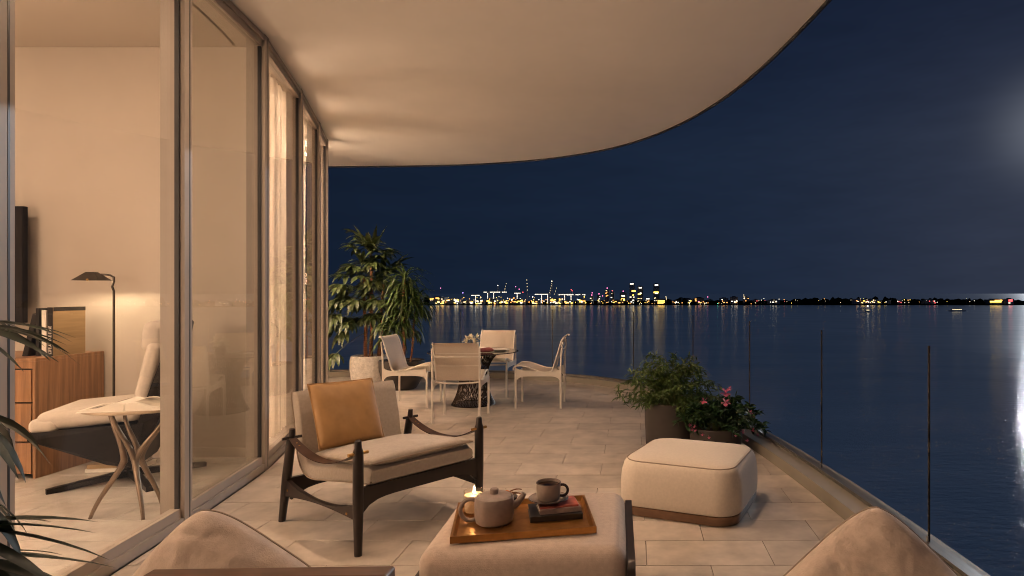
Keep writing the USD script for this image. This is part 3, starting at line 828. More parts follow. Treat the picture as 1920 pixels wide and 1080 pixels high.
tr = thing('tray', 'rectangular bronze tray holding the tea things on the ottoman', 'tray', tray_pt(0, 0, TZ), TR)
HX, HY = 0.277, 0.202
part(tr, 'base', chbox(-HX + 0.004, HX - 0.004, -HY + 0.004, HY - 0.004, 0.0, 0.006, 0.001), m_tray)
for s in (-1, 1):
    for nm, a in (('rim', [(-HX, s * HY), (HX, s * HY)]), ('rim', [(s * HX, -HY), (s * HX, HY)])):
        (x0, y0), (x1, y1) = a
        if x0 != x1:
            part(tr, nm, hull([(x0, s * HY, z) for z in (0, 0.026)] + [(x1, s * HY, z) for z in (0, 0.026)] + [(x0 + 0.008, s * (HY - 0.010), 0.026), (x1 - 0.008, s * (HY - 0.010), 0.026), (x0 + 0.016, s * (HY - 0.020), 0.0062), (x1 - 0.016, s * (HY - 0.020), 0.0062)]), m_tray, smooth=False)
        else:
            part(tr, nm, hull([(s * HX, y, z) for y in (y0 + 0.001, y1 - 0.001) for z in (0, 0.0255)] + [(s * (HX - 0.010), y0 + 0.008, 0.0255), (s * (HX - 0.010), y1 - 0.008, 0.0255), (s * (HX - 0.020), y0 + 0.016, 0.006), (s * (HX - 0.020), y1 - 0.016, 0.006)]), m_tray, smooth=False)


def arc_handle(r, a0, a1, cx, cz, th, n=16, sq=1.0):
    a = np.radians(np.linspace(a0, a1, n))
    return tube(np.column_stack([cx + r * np.cos(a), np.zeros(n), cz + r * sq * np.sin(a)]), th, 10)


tz = TZ + 0.0065
pot = thing('teapot', 'speckled stoneware teapot with flat lid and looped handle on the tray', 'teapot', tray_pt(-0.118, -0.015, tz), TR - 3)
part(pot, 'body', lathe([(0, 0.0), (0.066, 0.0), (0.074, 0.006), (0.079, 0.03), (0.080, 0.075), (0.078, 0.098), (0.075, 0.106), (0.071, 0.108), (0.069, 0.104), (0.066, 0.10), (0, 0.10)], 48), m_cer)
ld = part(pot, 'lid', lathe([(0, 0.1005), (0.0655, 0.1005), (0.0675, 0.107), (0.060, 0.112), (0.03, 0.1155), (0.016, 0.1165), (0, 0.117)], 48), m_cer)
part(ld, 'knob', lathe([(0, 0.117), (0.017, 0.1165), (0.018, 0.122), (0.0175, 0.134), (0.014, 0.137), (0, 0.1375)], 28), m_cer)
part(pot, 'handle', arc_handle(0.041, 62, 298, -0.094, 0.054, [0.0085] * 16, 16, 1.05), m_cer)
part(pot, 'spout', tube(bez((0.070, 0, 0.062), (0.098, 0, 0.068), (0.120, 0, 0.112), 8), [0.019, 0.0175, 0.016, 0.0145, 0.013, 0.012, 0.011, 0.0105], 14), m_cer)

cd = thing('candle', 'lit candle in a clear glass behind the teapot', 'candle', tray_pt(-0.205, 0.120, tz), 0)
part(cd, 'glass', lathe([(0, 0), (0.040, 0), (0.043, 0.004), (0.044, 0.092), (0.0425, 0.0935), (0.0415, 0.092), (0.0405, 0.007), (0, 0.006)], 32), m_jar)
part(cd, 'wax', lathe([(0, 0.0075), (0.0395, 0.0075), (0.0398, 0.076), (0.037, 0.073), (0.012, 0.0715), (0, 0.0715)], 28), m_wax)
part(cd, 'wick', tube([(0, 0, 0.071), (0.001, 0, 0.077), (0.002, 0, 0.083)], 0.0012, 6), m_black)
part(cd, 'flame', lathe([(0, 0.078), (0.003, 0.081), (0.0050, 0.087), (0.0042, 0.095), (0.0018, 0.105), (0, 0.112)], 14), e_flame, smooth=True)

dish = thing('fruit_dish', 'little dish of dried orange fruit and twigs behind the teapot', 'dish', tray_pt(-0.075, 0.135, tz), 0)
part(dish, 'bowl', lathe([(0, 0), (0.022, 0), (0.026, 0.008), (0.05, 0.042), (0.053, 0.055), (0.0505, 0.055), (0.047, 0.043), (0.024, 0.011), (0, 0.01)], 32), m_cer_d)
for k, (x, y, z, r, s) in enumerate([(-0.022, 0.0, 0.062, 0.019, 1), (0.004, 0.012, 0.064, 0.016, 0.8), (0.022, -0.010, 0.059, 0.013, 0.7), (0.006, -0.022, 0.056, 0.013, 0.9), (-0.005, 0.02, 0.05, 0.02, .9)]):
    s_ = trimesh.creation.icosphere(2, r); vv = s_.vertices * [1, 1, s]; vv *= 1 + 0.15 * (meshkit.noise(vv * 120, k)[:, None] - 0.5)
    part(dish, 'fruit', (vv + [x, y, z], s_.faces), m_orange, smooth=True)
for k, (a, b) in enumerate([((0.0, 0, 0.066), (0.075, -0.012, 0.068)), ((0.01, 0.01, 0.068), (0.068, 0.022, 0.078)), ((0.02, -0.004, 0.064), (0.085, 0.002, 0.060))]):
    part(dish, 'twig', tube(bez(a, (np.add(a, b) / 2 + [0, 0.006, 0.012]), b, 6), [0.003, 0.0028, 0.0026, 0.003, 0.0024, 0.0018], 6), m_bark)


def flat_book(name, label, w, d, h, loc, rz, cover, group=None):
    b = thing(name, label, 'book', loc, rz, group)
    part(b, 'cover', cat(chbox(-w / 2, w / 2, -d / 2, d / 2, 0, 0.0025, 0.0006), chbox(-w / 2, w / 2, -d / 2, d / 2, h - 0.0025, h, 0.0006), chbox(-w / 2, w / 2, -d / 2 - 0.0024, -d / 2 + 0.0001, 0.0002, h - 0.0002, 0.0006)), cover, smooth=False)
    part(b, 'pages', chbox(-w / 2 + 0.004, w / 2 - 0.004, -d / 2 + 0.0006, d / 2 - 0.004, 0.0028, h - 0.0028, 0.0004), m_paper, smooth=False)
    return b


z0 = tz
flat_book('book', 'dark book at the bottom of the small stack on the tray', 0.215, 0.165, 0.024, tray_pt(0.130, 0.030, z0), TR + 2, m_book_k)
flat_book('book', 'thin mauve book in the middle of the small stack on the tray', 0.170, 0.125, 0.019, tray_pt(0.145, 0.028, z0 + 0.0245), TR + 5, m_book_m)
flat_book('book', 'red patterned book topping the stack beneath the cup and saucer', 0.160, 0.118, 0.008, tray_pt(0.142, 0.034, z0 + 0.044), TR + 4, m_book_r)
cz = z0 + 0.0525
sa = thing('saucer', 'stoneware saucer under the coffee cup', 'saucer', tray_pt(0.105, 0.040, cz), 0)
part(sa, 'dish', lathe([(0, 0.0), (0.045, 0.0), (0.05, 0.003), (0.078, 0.012), (0.083, 0.016), (0.081, 0.0185), (0.074, 0.015), (0.04, 0.007), (0, 0.006)], 44), m_cer)
part(sa, 'rim_line', lathe([(0.0805, 0.0192), (0.084, 0.0165), (0.0845, 0.0155), (0.0838, 0.0148), (0.0800, 0.0186)], 44), m_cer_d)
cu = thing('coffee_cup', 'straight sided stoneware cup of black coffee on its saucer', 'cup', tray_pt(0.105, 0.040, cz + 0.0078), TR - 6)
part(cu, 'body', lathe([(0, 0), (0.042, 0), (0.047, 0.006), (0.0505, 0.03), (0.0515, 0.072), (0.0505, 0.0745), (0.049, 0.073), (0.047, 0.03), (0.04, 0.008), (0, 0.006)], 44), m_cer)
part(cu, 'coffee', lathe([(0, 0.0632), (0.0482, 0.0632), (0.0482, 0.0625), (0, 0.0625)], 36), m_coffee)
part(cu, 'rim_line', lathe([(0.0497, 0.0754), (0.0512, 0.0744), (0.0520, 0.072), (0.0516, 0.0722), (0.0498, 0.0750)], 44), m_cer_d)
part(cu, 'handle', arc_handle(0.0235, -118, 118, 0.058, 0.038, 0.0058, 14), m_cer_d)

# ------------------------------------------------------------------ sofa edge and pillows close by
sf = thing('sofa', 'low upholstered sofa with a red brown wooden rail carrying two linen pillows', 'sofa', (-0.20, 1.62, 0))
part(sf, 'seat_cushion', move(rbox(2.5, 0.62, 0.16, 0.05, 2), (0, 0.04, 0.26)), m_linen)
part(sf, 'frame', chbox(-1.26, 1.26, -0.30, 0.36, 0.13, 0.178, 0.006), m_dark_wood)
part(sf, 'backrest', move(rbox(2.5, 0.10, 0.34, 0.04, 2), (0, -0.27, 0.37)), m_linen)
for sx in (-1.18, 1.18):
    for sy in (-0.24, 0.30):
        part(sf, 'leg', lathe([(0, 0), (0.018, 0), (0.026, 0.1295), (0, 0.1295)], 14) if False else move(lathe([(0, 0), (0.018, 0), (0.026, 0.1295), (0, 0.1295)], 14), (sx, sy, 0)), m_dark_wood)
rail = part(sf, 'top_rail', move(move(rbox(0.515, 0.052, 0.030, 0.007, 2), ry=-0.8), (-0.565, -0.285, 0.770)), m_red_wood)
for dx in (-0.22, 0.22):
    part(rail, 'support', chbox(-0.565 + dx - 0.016, -0.565 + dx + 0.016, -0.298, -0.272, 0.53, 0.756, 0.003), m_red_wood)


def big_pillow(x, y, z, rz, roll, lean, w, h, seed, label):
    t = thing('linen_pillow', label, 'pillow', (x, y, z), rz)
    base = pillow(w, h, 0.21, 84, seed, 0.030, 0.5, 0.02, 0.13)
    m = move(move(base, rz=roll), rx=lean)
    part(t, 'cover', m, m_linen, smooth=True)
    pe_ = pillow_edge(w, h, 22, 0.02)
    kk = 1 - 0.13 * np.minimum(1, np.abs(pe_[:, 0] / (w / 2) * pe_[:, 1] / (h / 2))) ** 3
    e = move(move((pe_ * kk[:, None], np.zeros((0, 3), int)), rz=roll), rx=lean)[0]
    part(t, 'seam', tube(e, 0.0032, 6), m_pipe)



big_pillow(-1.065, 1.56, 0.498, 6, 58, 68, 0.56, 0.50, 21, 'rumpled linen pillow behind the red brown wooden rail')
big_pillow(0.590, 1.53, 0.520, -8, 42, 66, 0.52, 0.52, 33, 'rumpled linen pillow with a peaked corner beside the railing')

# ------------------------------------------------------------------ dining set
def dining_chair():
    c = thing('dining_chair', 'white mesh dining chair with its back to the lounge chair', 'dining chair', (-1.885, 6.97, 0), 3.0, 'white mesh dining chairs round the glass table')
    HW, FY, RY = 0.245, 0.265, -0.265
    q = 0.0115
    for s in (1, -1):
        x = s * HW
        part(c, 'leg', cat(chbox(x - q, x + q, FY - q, FY + q, 0.0, 0.43, 0.003)), m_white)
        part(c, 'leg', tube([(x, RY, 0.0), (x, RY, 0.42), (x, RY - 0.004, 0.6), (x, RY - 0.022, 0.79)], [0.0118, 0.0125, 0.012, 0.0095], 8), m_white)
        # side casting: rail flaring into both legs
        ys = np.linspace(RY + 0.008, FY - 0.008, 21); u = np.linspace(0, 1, 21)
        lo = 0.385 - 0.05 * (np.exp(-u * 16) + np.exp(-(1 - u) * 16))
        up = 0.425 + 0.045 * np.exp(-u * 9) + 0.035 * u + 0.02 * np.exp(-(1 - u) * 14)
        part(c, 'side_rail', plate(list(zip(ys, lo)) + list(zip(ys[::-1], up[::-1])), 0.017, 'x', x), m_white, smooth=40)
        # sling tube along seat and back
        tubep = spline([(FY + 0.030, 0.455), (FY + 0.022, 0.492), (FY - 0.02, 0.505), (0.05, 0.462), (-0.11, 0.430), (-0.155, 0.445), (-0.18, 0.50), (-0.235, 0.68), (-0.285, 0.825), (-0.305, 0.848), (-0.325, 0.838)], 44)
        part(c, 'sling_bar', tube(np.column_stack([np.full(44, x - s * 0.012), tubep]), 0.0085, 8), m_white)
    part(c, 'cross_bar', tube([(-HW, FY - 0.01, 0.43), (0, FY - 0.01, 0.425), (HW, FY - 0.01, 0.43)], 0.009, 8), m_white)
    part(c, 'cross_bar', tube([(x, RY + 0.10 - 0.05 * (1 - (x / HW) ** 2), 0.425 - 0.01 * (1 - (x / HW) ** 2)) for x in np.linspace(-HW, HW, 11)], 0.009, 8), m_white)
    part(c, 'back_bar', tube([(-HW, RY - 0.008, 0.70), (0, RY - 0.028, 0.70), (HW, RY - 0.008, 0.70)], 0.006, 8), m_white)
    def cloth(i0, i1):
        pts = tubep[i0:i1]
        n = 13; xs = np.linspace(-HW + 0.013, HW - 0.013, n)
        t = np.gradient(pts, axis=0); t /= np.linalg.norm(t, axis=1, keepdims=True); nm = np.column_stack([t[:, 1], -t[:, 0]])
        k = np.sin(np.linspace(0, PI, len(pts))) ** 0.5
        rows = [np.column_stack([xs, np.full(n, p[0]) + m_[0] * 0.016 * kk * (1 - (xs / HW) ** 2), np.full(n, p[1]) + m_[1] * 0.016 * kk * (1 - (xs / HW) ** 2)]) for p, m_, kk in zip(pts, nm, k)]
        v = np.vstack(rows); f = []
        for i in range(len(pts) - 1):
            for j in range(n - 1):
                a = i * n + j
                f += [(a, a + 1, a + n + 1), (a, a + n + 1, a + n)]
        m = trimesh.Trimesh(v, np.array(f), process=False)
        vn = m.vertex_normals
        return cat((v + vn * 0.0012, np.array(f)), (v - vn * 0.0012, np.array(f)[:, ::-1]))
    part(c, 'seat_sling', cloth(1, 22), m_sling, smooth=True)
    part(c, 'back_sling', cloth(22, 43), m_sling, smooth=True)
    for z in (0.60, 0.735):
        yb = np.interp(z, [0.50, 0.68, 0.825], [-0.18, -0.235, -0.285]) - 0.016
        part(c, 'hem', tube([(x, yb - 0.016 * (1 - (x / HW) ** 2) + 0.012, z) for x in np.linspace(-HW + 0.015, HW - 0.015, 9)], 0.0028, 6), m_white)
    return c


dc = dining_chair()
copy_of(dc, (-2.725, 7.86, 0), -92.0, 'white mesh dining chair standing beside the potted palms')
copy_of(dc, (-1.145, 7.815, 0), 91.0, 'white mesh dining chair in profile with its back to the railing')
copy_of(dc, (-1.915, 8.66, 0), 178.0, 'white mesh dining chair across the table behind the flowers')

dt = thing('dining_table', 'round glass dining table on a flared bronze wire base', 'dining table', (-1.985, 7.88, 0))
nw = 72
wires = []
for k in range(nw):
    a = 2 * PI * k / nw
    pts = []
    for z, r, tw in ((0.008, 0.262, 0), (0.05, 0.238, .04), (0.14, 0.200, .09), (0.27, 0.172, .14), (0.38, 0.170, .18), (0.48, 0.195, .21), (0.57, 0.245, .24), (0.635, 0.315, .26)):
        pts.append((r * math.cos(a + tw), r * math.sin(a + tw), z))
    wires.append(tube(spline(pts, 14), 0.0036, 5))
part(dt, 'wire_cage', cat(wires), m_wire, smooth=True, kind='stuff')
inner = []
for k in range(36):
    a = 2 * PI * k / 36
    inner.append(tube(spline([(0.255 * math.cos(a), 0.255 * math.sin(a), 0.012), (0.16 * math.cos(a - .3), 0.16 * math.sin(a - .3), 0.12), (0.115 * math.cos(a - .5), 0.115 * math.sin(a - .5), 0.33), (0.15 * math.cos(a - .6), 0.15 * math.sin(a - .6), 0.50), (0.24 * math.cos(a - .7), 0.24 * math.sin(a - .7), 0.63)], 10), 0.0034, 5))
part(dt, 'inner_cage', cat(inner), m_wire, smooth=True, kind='stuff')
for r, z in ((0.262, 0.008), (0.315, 0.636), (0.171, 0.33)):
    part(dt, 'ring', tube([(r * math.cos(a), r * math.sin(a), z) for a in np.linspace(0, 2 * PI, 49)], 0.006, 8, caps=False), m_wire)
part(dt, 'base_disc', lathe([(0, 0.0), (0.25, 0.0), (0.252, 0.004), (0.0, 0.007)], 40), m_wire)
gl = part(dt, 'glass_top', lathe([(0, 0.643), (0.540, 0.643), (0.545, 0.6445), (0.545, 0.6535), (0.540, 0.655), (0, 0.655)], 72), m_tglass)
part(gl, 'glass_rim', lathe([(0.5452, 0.6445), (0.5475, 0.646), (0.5475, 0.652), (0.5452, 0.6535), (0.5452, 0.6445)], 72), m_rail_edge)

GZ = 0.6555
vs = thing('flower_vase', 'white lilies in a low glass vase on the dining table', 'flowers', (-1.98, 7.80, GZ))
part(vs, 'vase', lathe([(0, 0), (0.04, 0), (0.045, 0.01), (0.055, 0.06), (0.05, 0.09), (0.047, 0.09), (0.051, 0.06), (0.04, 0.012), (0, 0.01)], 28), m_tglass)
rng = random.Random(12)
for k in range(11):
    a = rng.uniform(0, 2 * PI); r = rng.uniform(0.0, 0.085)
    hd = np.array([r * math.cos(a) - 0.01, r * math.sin(a), rng.uniform(0.10, 0.165)])
    part(vs, 'stem', tube(bez((0, 0, 0.012), hd * [0.3, 0.3, 0.7], hd, 5), 0.0022, 5), m_stem)
    pet = []
    tilt = np.array([math.cos(a) * 0.8, math.sin(a) * 0.8, 0.8]) + np.array([rng.uniform(-.4, .4), rng.uniform(-.6, 0), 0]); tilt /= np.linalg.norm(tilt)
    s1 = np.cross(tilt, [0.3, 0.2, 1.0]); s1 /= np.linalg.norm(s1); s2 = np.cross(tilt, s1)
    for j in range(6):
        b = 2 * PI * j / 6
        pet.append(blade(hd, tilt * 0.75 + (s1 * math.cos(b) + s2 * math.sin(b)) * 0.75, 0.072, 0.030, 0.9, 5, 0.2, tip=0.8))
    part(vs, 'bloom', cat(pet), m_lily, smooth=True)
for k in range(7):
    a = rng.uniform(0, 2 * PI)
    part(vs, 'leaf', blade((0, 0, 0.08), (math.cos(a), math.sin(a), 0.6), 0.13, 0.022, 1.3, 5), m_leaf2, smooth=True)
nk = thing('napkin', 'folded plum napkin lying on the dining table', 'napkin', (-1.80, 7.72, GZ), 25)
part(nk, 'cloth', move(pillow(0.20, 0.13, 0.05, 16, 4, 0.012, 0.5, 0.1), (0, 0, 0.027)), m_napkin, smooth=True)
for k, (x, y, lab) in enumerate(((-1.66, 7.93, 'shallow white plate on the dining table before the profile chair'), (-2.02, 8.22, 'shallow white plate on the dining table before the far chair'), (-2.30, 7.86, 'shallow white plate on the dining table before the palm side chair'))):
    pl = thing('plate', lab, 'plate', (x, y, GZ), 0, 'plates on the dining table')
    part(pl, 'dish', lathe([(0, 0), (0.06, 0), (0.065, 0.003), (0.105, 0.014), (0.108, 0.016), (0.104, 0.0175), (0.06, 0.007), (0, 0.006)], 32), m_white)
sg = thing('paper_sheets', 'loose white paper sheets lying on the dining table', 'papers', (-1.72, 8.10, GZ), 15)
part(sg, 'sheet', chbox(-0.105, 0.105, -0.148, 0.148, 0.0, 0.0022, 0.0005), m_paper)
part(sg, 'sheet', move(chbox(-0.105, 0.105, -0.148, 0.148, 0.0026, 0.0040, 0.0004), rz=9), m_paper)

# ------------------------------------------------------------------ potted palms
def soil_disc(r, z):
    rg = np.random.default_rng(5)
    v, f = lathe([(0, 0.0)] + [(r * k / 6, 0.0) for k in range(1, 7)], 26)
    v = v + np.column_stack([0 * v[:, 0], 0 * v[:, 0], 0.022 * (meshkit.fbm(v * 24, 3, 2) - 0.4)])
    return v + [0, 0, z], f


def jitter_pot(profile, n=44, amp=0.003, seed=1):
    v, f = lathe(profile, n)
    return v * (1 + amp * (meshkit.fbm(v * 18, 3, seed) - 0.5)[:, None]), f


def fan(plant, rng, at, az, el, stalk, nleaf, ll, lw, mat, spread=150, droop=1.1, stem_mat=None, sag=0.5, bag=None):
    """A stalk carrying a hand of leaves; each leaf is a part of its own."""
    d = np.array([math.cos(az) * math.cos(el), math.sin(az) * math.cos(el), math.sin(el)])
    at = np.asarray(at, float)
    end = at + d * stalk + np.array([0, 0, -sag * stalk * 0.4])
    part(plant, 'stalk', tube(bez(at, at + d * stalk * 0.6, end, 6), [0.005, 0.0045, 0.004, 0.0035, 0.003, 0.003], 5), stem_mat or m_stem, smooth=True)
    side = np.cross(d, [0, 0, 1.0]); side /= np.linalg.norm(side) + 1e-9
    dd = end - (at + d * stalk * 0.6); dd /= np.linalg.norm(dd)
    for k in range(nleaf):
        th = math.radians((k / max(1, nleaf - 1) - 0.5) * spread + rng.uniform(-6, 6))
        v = dd * math.cos(th) + side * math.sin(th) + np.array([0, 0, rng.uniform(-0.15, 0.2)])
        l = ll * (1 - 0.22 * abs(th) / 1.4) * rng.uniform(0.85, 1.12)
        b = blade(end, v, l, lw * rng.uniform(0.85, 1.15), droop * rng.uniform(0.7, 1.3), 6, 0.22, rng.uniform(-0.5, 0.5))
        if bag is None:
            part(plant, 'leaf', b, mat, smooth=True)
        else:
            bag.append(b)


rng = random.Random(31)
p1 = thing('potted_palm', 'tall broad leaved palm in a white speckled concrete planter', 'potted palm', (-3.93, 9.50, 0))
po = part(p1, 'planter', jitter_pot([(0, 0), (0.20, 0), (0.225, 0.012), (0.262, 0.12), (0.278, 0.25), (0.276, 0.38), (0.262, 0.440), (0.252, 0.448), (0.240, 0.440), (0.236, 0.40), (0, 0.40)]), m_conc)
part(p1, 'soil', soil_disc(0.238, 0.415), m_soil, smooth=True)
trunks = [((-0.055, 0.0), (-0.10, 0.02), 1.62), ((0.03, -0.02), (0.03, -0.02), 1.98), ((0.12, 0.05), (0.18, 0.06), 1.50)]
for (bx, by), (tx, ty), th in trunks:
    zs = np.linspace(0.40, th, 16)
    pts = [(bx + (tx - bx) * (z - 0.4) / (th - 0.4) + 0.008 * math.sin(z * 9), by + (ty - by) * (z - 0.4) / (th - 0.4), z) for z in zs]
    part(p1, 'trunk', tube(pts, [0.027 + 0.003 * (k % 2) - 0.0007 * k for k in range(16)], 9), m_bark)
bag = []
for i in range(93):
    (bx, by), (tx, ty), th = trunks[i % 3]
    u = (i // 3) / 31.0
    z = th - 0.02 - (th - 0.90) * u
    z += rng.uniform(-0.10, 0.10) * (0.15 < u)
    az = i * 2.399 + rng.uniform(-0.6, 0.6)
    el = 1.15 - 1.25 * u + rng.uniform(-0.35, 0.35)
    x = bx + (tx - bx) * (z - 0.4) / (th - 0.4); y = by + (ty - by) * (z - 0.4) / (th - 0.4)
    if math.sin(az) > 0.5 and u > 0.15 and i % 4:
        continue
    fan(p1, rng, (x, y, z), az, el, rng.uniform(0.24, 0.50) * (0.8 + 0.45 * u), 8, rng.uniform(0.28, 0.38), 0.070, m_leaf, 165, 1.0 + 1.1 * u, bag=bag)
bag.sort(key=lambda b: b[0][:, 1].mean())
for b in bag[:285]:
    part(p1, 'leaf', b, m_leaf, smooth=True)
part(p1, 'rear_foliage', cat(bag[285:]), m_leaf, smooth=True, kind='stuff')
for k in range(9):
    a = k * 0.70; el = rng.uniform(0.75, 1.4)
    part(p1, 'leaf', blade((0.03 + 0.02 * math.cos(a), -0.02 + 0.02 * math.sin(a), 1.95), (math.cos(a) * math.cos(el), math.sin(a) * math.cos(el), math.sin(el)), rng.uniform(0.36, 0.52), 0.075, 0.35, 6, 0.2), m_leaf, smooth=True)

p2 = thing('potted_palm', 'bushy narrow leaved palm in a dark rounded bowl', 'potted palm', (-3.33, 9.15, 0))
part(p2, 'planter', jitter_pot([(0, 0), (0.175, 0), (0.20, 0.012), (0.27, 0.13), (0.305, 0.27), (0.315, 0.40), (0.310, 0.412), (0.298, 0.405), (0.290, 0.37), (0, 0.37)], 44, 0.002), m_darkpot)
part(p2, 'soil', soil_disc(0.288, 0.385), m_soil, smooth=True)
trunks2 = [((0.03, -0.02), (0.05, -0.03), 1.55, 0.023), ((-0.06, 0.05), (-0.10, 0.04), 1.15, 0.016), ((0.10, 0.05), (0.20, 0.04), 1.20, 0.014)]
for (bx, by), (tx, ty), th, r in trunks2:
    pts = [(bx + (tx - bx) * u + 0.01 * math.sin(u * 7), by + (ty - by) * u, 0.37 + (th - 0.37) * u) for u in np.linspace(0, 1, 14)]
    part(p2, 'trunk', tube(pts, [r + 0.002 * (k % 2) for k in range(14)], 8), m_bark)
heads = [(0.05, -0.03, 1.58, 52), (-0.10, 0.04, 1.20, 44), (0.20, 0.04, 1.25, 46), (0.04, -0.04, 1.05, 46), (0.12, -0.10, 1.36, 40), (-0.08, -0.12, 0.88, 34)]
for hx, hy, hz, nl in heads:
    for k in range(nl):
        u = k / nl
        a = k * 2.399 + rng.uniform(-0.2, 0.2); el = 1.25 - 1.45 * u + rng.uniform(-0.1, 0.1)
        part(p2, 'leaf', blade((hx, hy, hz - 0.10 * u), (math.cos(a) * math.cos(el), math.sin(a) * math.cos(el), math.sin(el)), rng.uniform(0.36, 0.52), 0.034, rng.uniform(1.9, 3.1), 7, 0.25, rng.uniform(-.4, .4), tip=0.6), m_leaf2, smooth=True)

rng = random.Random(77)
p3 = thing('potted_palm', 'dark fan palm whose leaves reach in before the glass beside the sideboard', 'potted palm', (-2.07, 1.74, 0))
part(p3, 'planter', jitter_pot([(0, 0), (0.13, 0), (0.15, 0.012), (0.19, 0.14), (0.20, 0.30), (0.196, 0.31), (0.188, 0.30), (0.184, 0.27), (0, 0.27)]), m_darkpot)
part(p3, 'soil', soil_disc(0.183, 0.28), m_soil, smooth=True)
for (bx, by), th in (((0, 0), 1.25), ((0.05, 0.03), 0.95)):
    part(p3, 'trunk', tube([(bx, by, z) for z in np.linspace(0.27, th, 12)], [0.016 + 0.002 * (k % 2) for k in range(12)], 8), m_bark)
for z, az, el, stalk, nl, ll, dr, lw in [(1.24, 0.15, 0.45, 0.16, 7, 0.34, 0.7, 0.022), (1.22, 1.3, 0.5, 0.20, 7, 0.32, 0.8, 0.022), (1.12, -0.5, 0.1, 0.12, 7, 0.30, 1.1, 0.032), (1.05, 0.4, 0.0, 0.14, 7, 0.28, 1.5, 0.040),
                                     (0.98, -0.2, -0.1, 0.12, 7, 0.27, 1.6, 0.044), (0.86, 0.5, -0.2, 0.14, 6, 0.27, 1.7, 0.044), (0.72, 0.15, 0.20, 0.14, 8, 0.38, 0.35, 0.046), (0.64, 0.3, 0.12, 0.16, 8, 0.38, 0.3, 0.046),
                                     (0.60, -0.3, 0.05, 0.12, 7, 0.34, 0.4, 0.034), (1.2, 2.6, 0.5, 0.2, 7, 0.32, 0.9, 0.028), (1.0, 3.6, 0.2, 0.2, 7, 0.3, 1.0, 0.03), (0.8, 4.6, 0.1, 0.2, 7, 0.3, 1.0, 0.03), (1.15, 5.2, 0.4, 0.2, 7, 0.3, 1.0, 0.03)]:
    fan(p3, rng, (0.02, 0.01, z), az, el, stalk, nl, ll, lw, m_leaf_d, 130, dr)

# ------------------------------------------------------------------ planters by the railing
rng = random.Random(5)
g1 = thing('planter', 'tall dark planter overflowing with fine green foliage', 'planter', (0.33, 5.78, 0))
part(g1, 'pot', jitter_pot([(0, 0), (0.215, 0), (0.228, 0.008), (0.238, 0.20), (0.240, 0.385), (0.236, 0.392), (0.226, 0.388), (0.222, 0.35), (0, 0.35)], 48, 0.002), m_darkpot)
part(g1, 'soil', soil_disc(0.22, 0.36), m_soil, smooth=True)
lv, nst = [], 0
for k in range(120):
    a = rng.uniform(0, 2 * PI); rr = math.sqrt(rng.random())
    reach = 0.12 + 0.40 * rr * rng.uniform(0.7, 1.15)
    top = np.array([math.cos(a) * reach * 1.08, math.sin(a) * reach * 0.75, 0.38 + 0.42 * (1 - 0.75 * rr ** 2) * rng.uniform(0.55, 1.08) - 0.10 * rr * (rr > 0.8)])
    st = bez((math.cos(a) * rr * 0.13, math.sin(a) * rr * 0.13, 0.35), (math.cos(a) * reach * 0.35, math.sin(a) * reach * 0.30, top[2] + 0.06), top, 9)
    part(g1, 'stem', tube(st, np.linspace(0.0035, 0.0012, 9), 4), m_stem, smooth=True)
    for q in range(3, 9):
        d = st[q] - st[q - 1]; d /= np.linalg.norm(d)
        for j in range(4 if q < 8 else 6):
            w = d * 0.5 + np.array([rng.gauss(0, 0.7), rng.gauss(0, 0.7), rng.gauss(0.0, 0.5)])
            lv.append(blade(st[q] + (st[q - 1] - st[q]) * rng.random(), w, rng.uniform(0.05, 0.095), rng.uniform(0.011, 0.018), rng.uniform(0.4, 1.4), 3, 0.25, rng.uniform(-1, 1)))
part(g1, 'foliage', cat(lv), m_bush, smooth=True, kind='stuff')

g2 = thing('planter', 'low dark planter of pink flowers beside the railing', 'planter', (0.70, 5.52, 0))
part(g2, 'pot', jitter_pot([(0, 0), (0.19, 0), (0.205, 0.008), (0.222, 0.10), (0.226, 0.215), (0.222, 0.222), (0.212, 0.218), (0.208, 0.19), (0, 0.19)], 44, 0.002), m_darkpot)
part(g2, 'soil', soil_disc(0.206, 0.20), m_soil, smooth=True)
lv, tips = [], []
for k in range(85):
    a = rng.uniform(0, 2 * PI); rr = math.sqrt(rng.random())
    reach = 0.08 + 0.27 * rr
    hz = 0.21 + 0.29 * (1 - 0.85 * rr ** 2) * rng.uniform(0.6, 1.1) - 0.05 * (rr > 0.85)
    top = np.array([math.cos(a) * reach * 1.05, math.sin(a) * reach * 0.9, hz])
    if math.cos(a) > 0.4:
        top[0] += 0.06 * rr
    st = bez((math.cos(a) * rr * 0.12, math.sin(a) * rr * 0.12, 0.19), (top[0] * 0.4, top[1] * 0.4, hz + 0.05), top, 8)
    part(g2, 'stem', tube(st, np.linspace(0.0032, 0.0015, 8), 4), m_stem, smooth=True)
    tips.append(top)
    for q in range(2, 8):
        d = st[q] - st[q - 1]; d /= np.linalg.norm(d)
        for j in range(4):
            w = d * 0.5 + np.array([rng.gauss(0, 0.7), rng.gauss(0, 0.7), rng.gauss(0.1, 0.45)])
            lv.append(blade(st[q], w, rng.uniform(0.045, 0.085), rng.uniform(0.018, 0.030), rng.uniform(0.3, 1.2), 3, 0.2, rng.uniform(-1, 1)))
part(g2, 'foliage', cat(lv), m_bush2, smooth=True, kind='stuff')
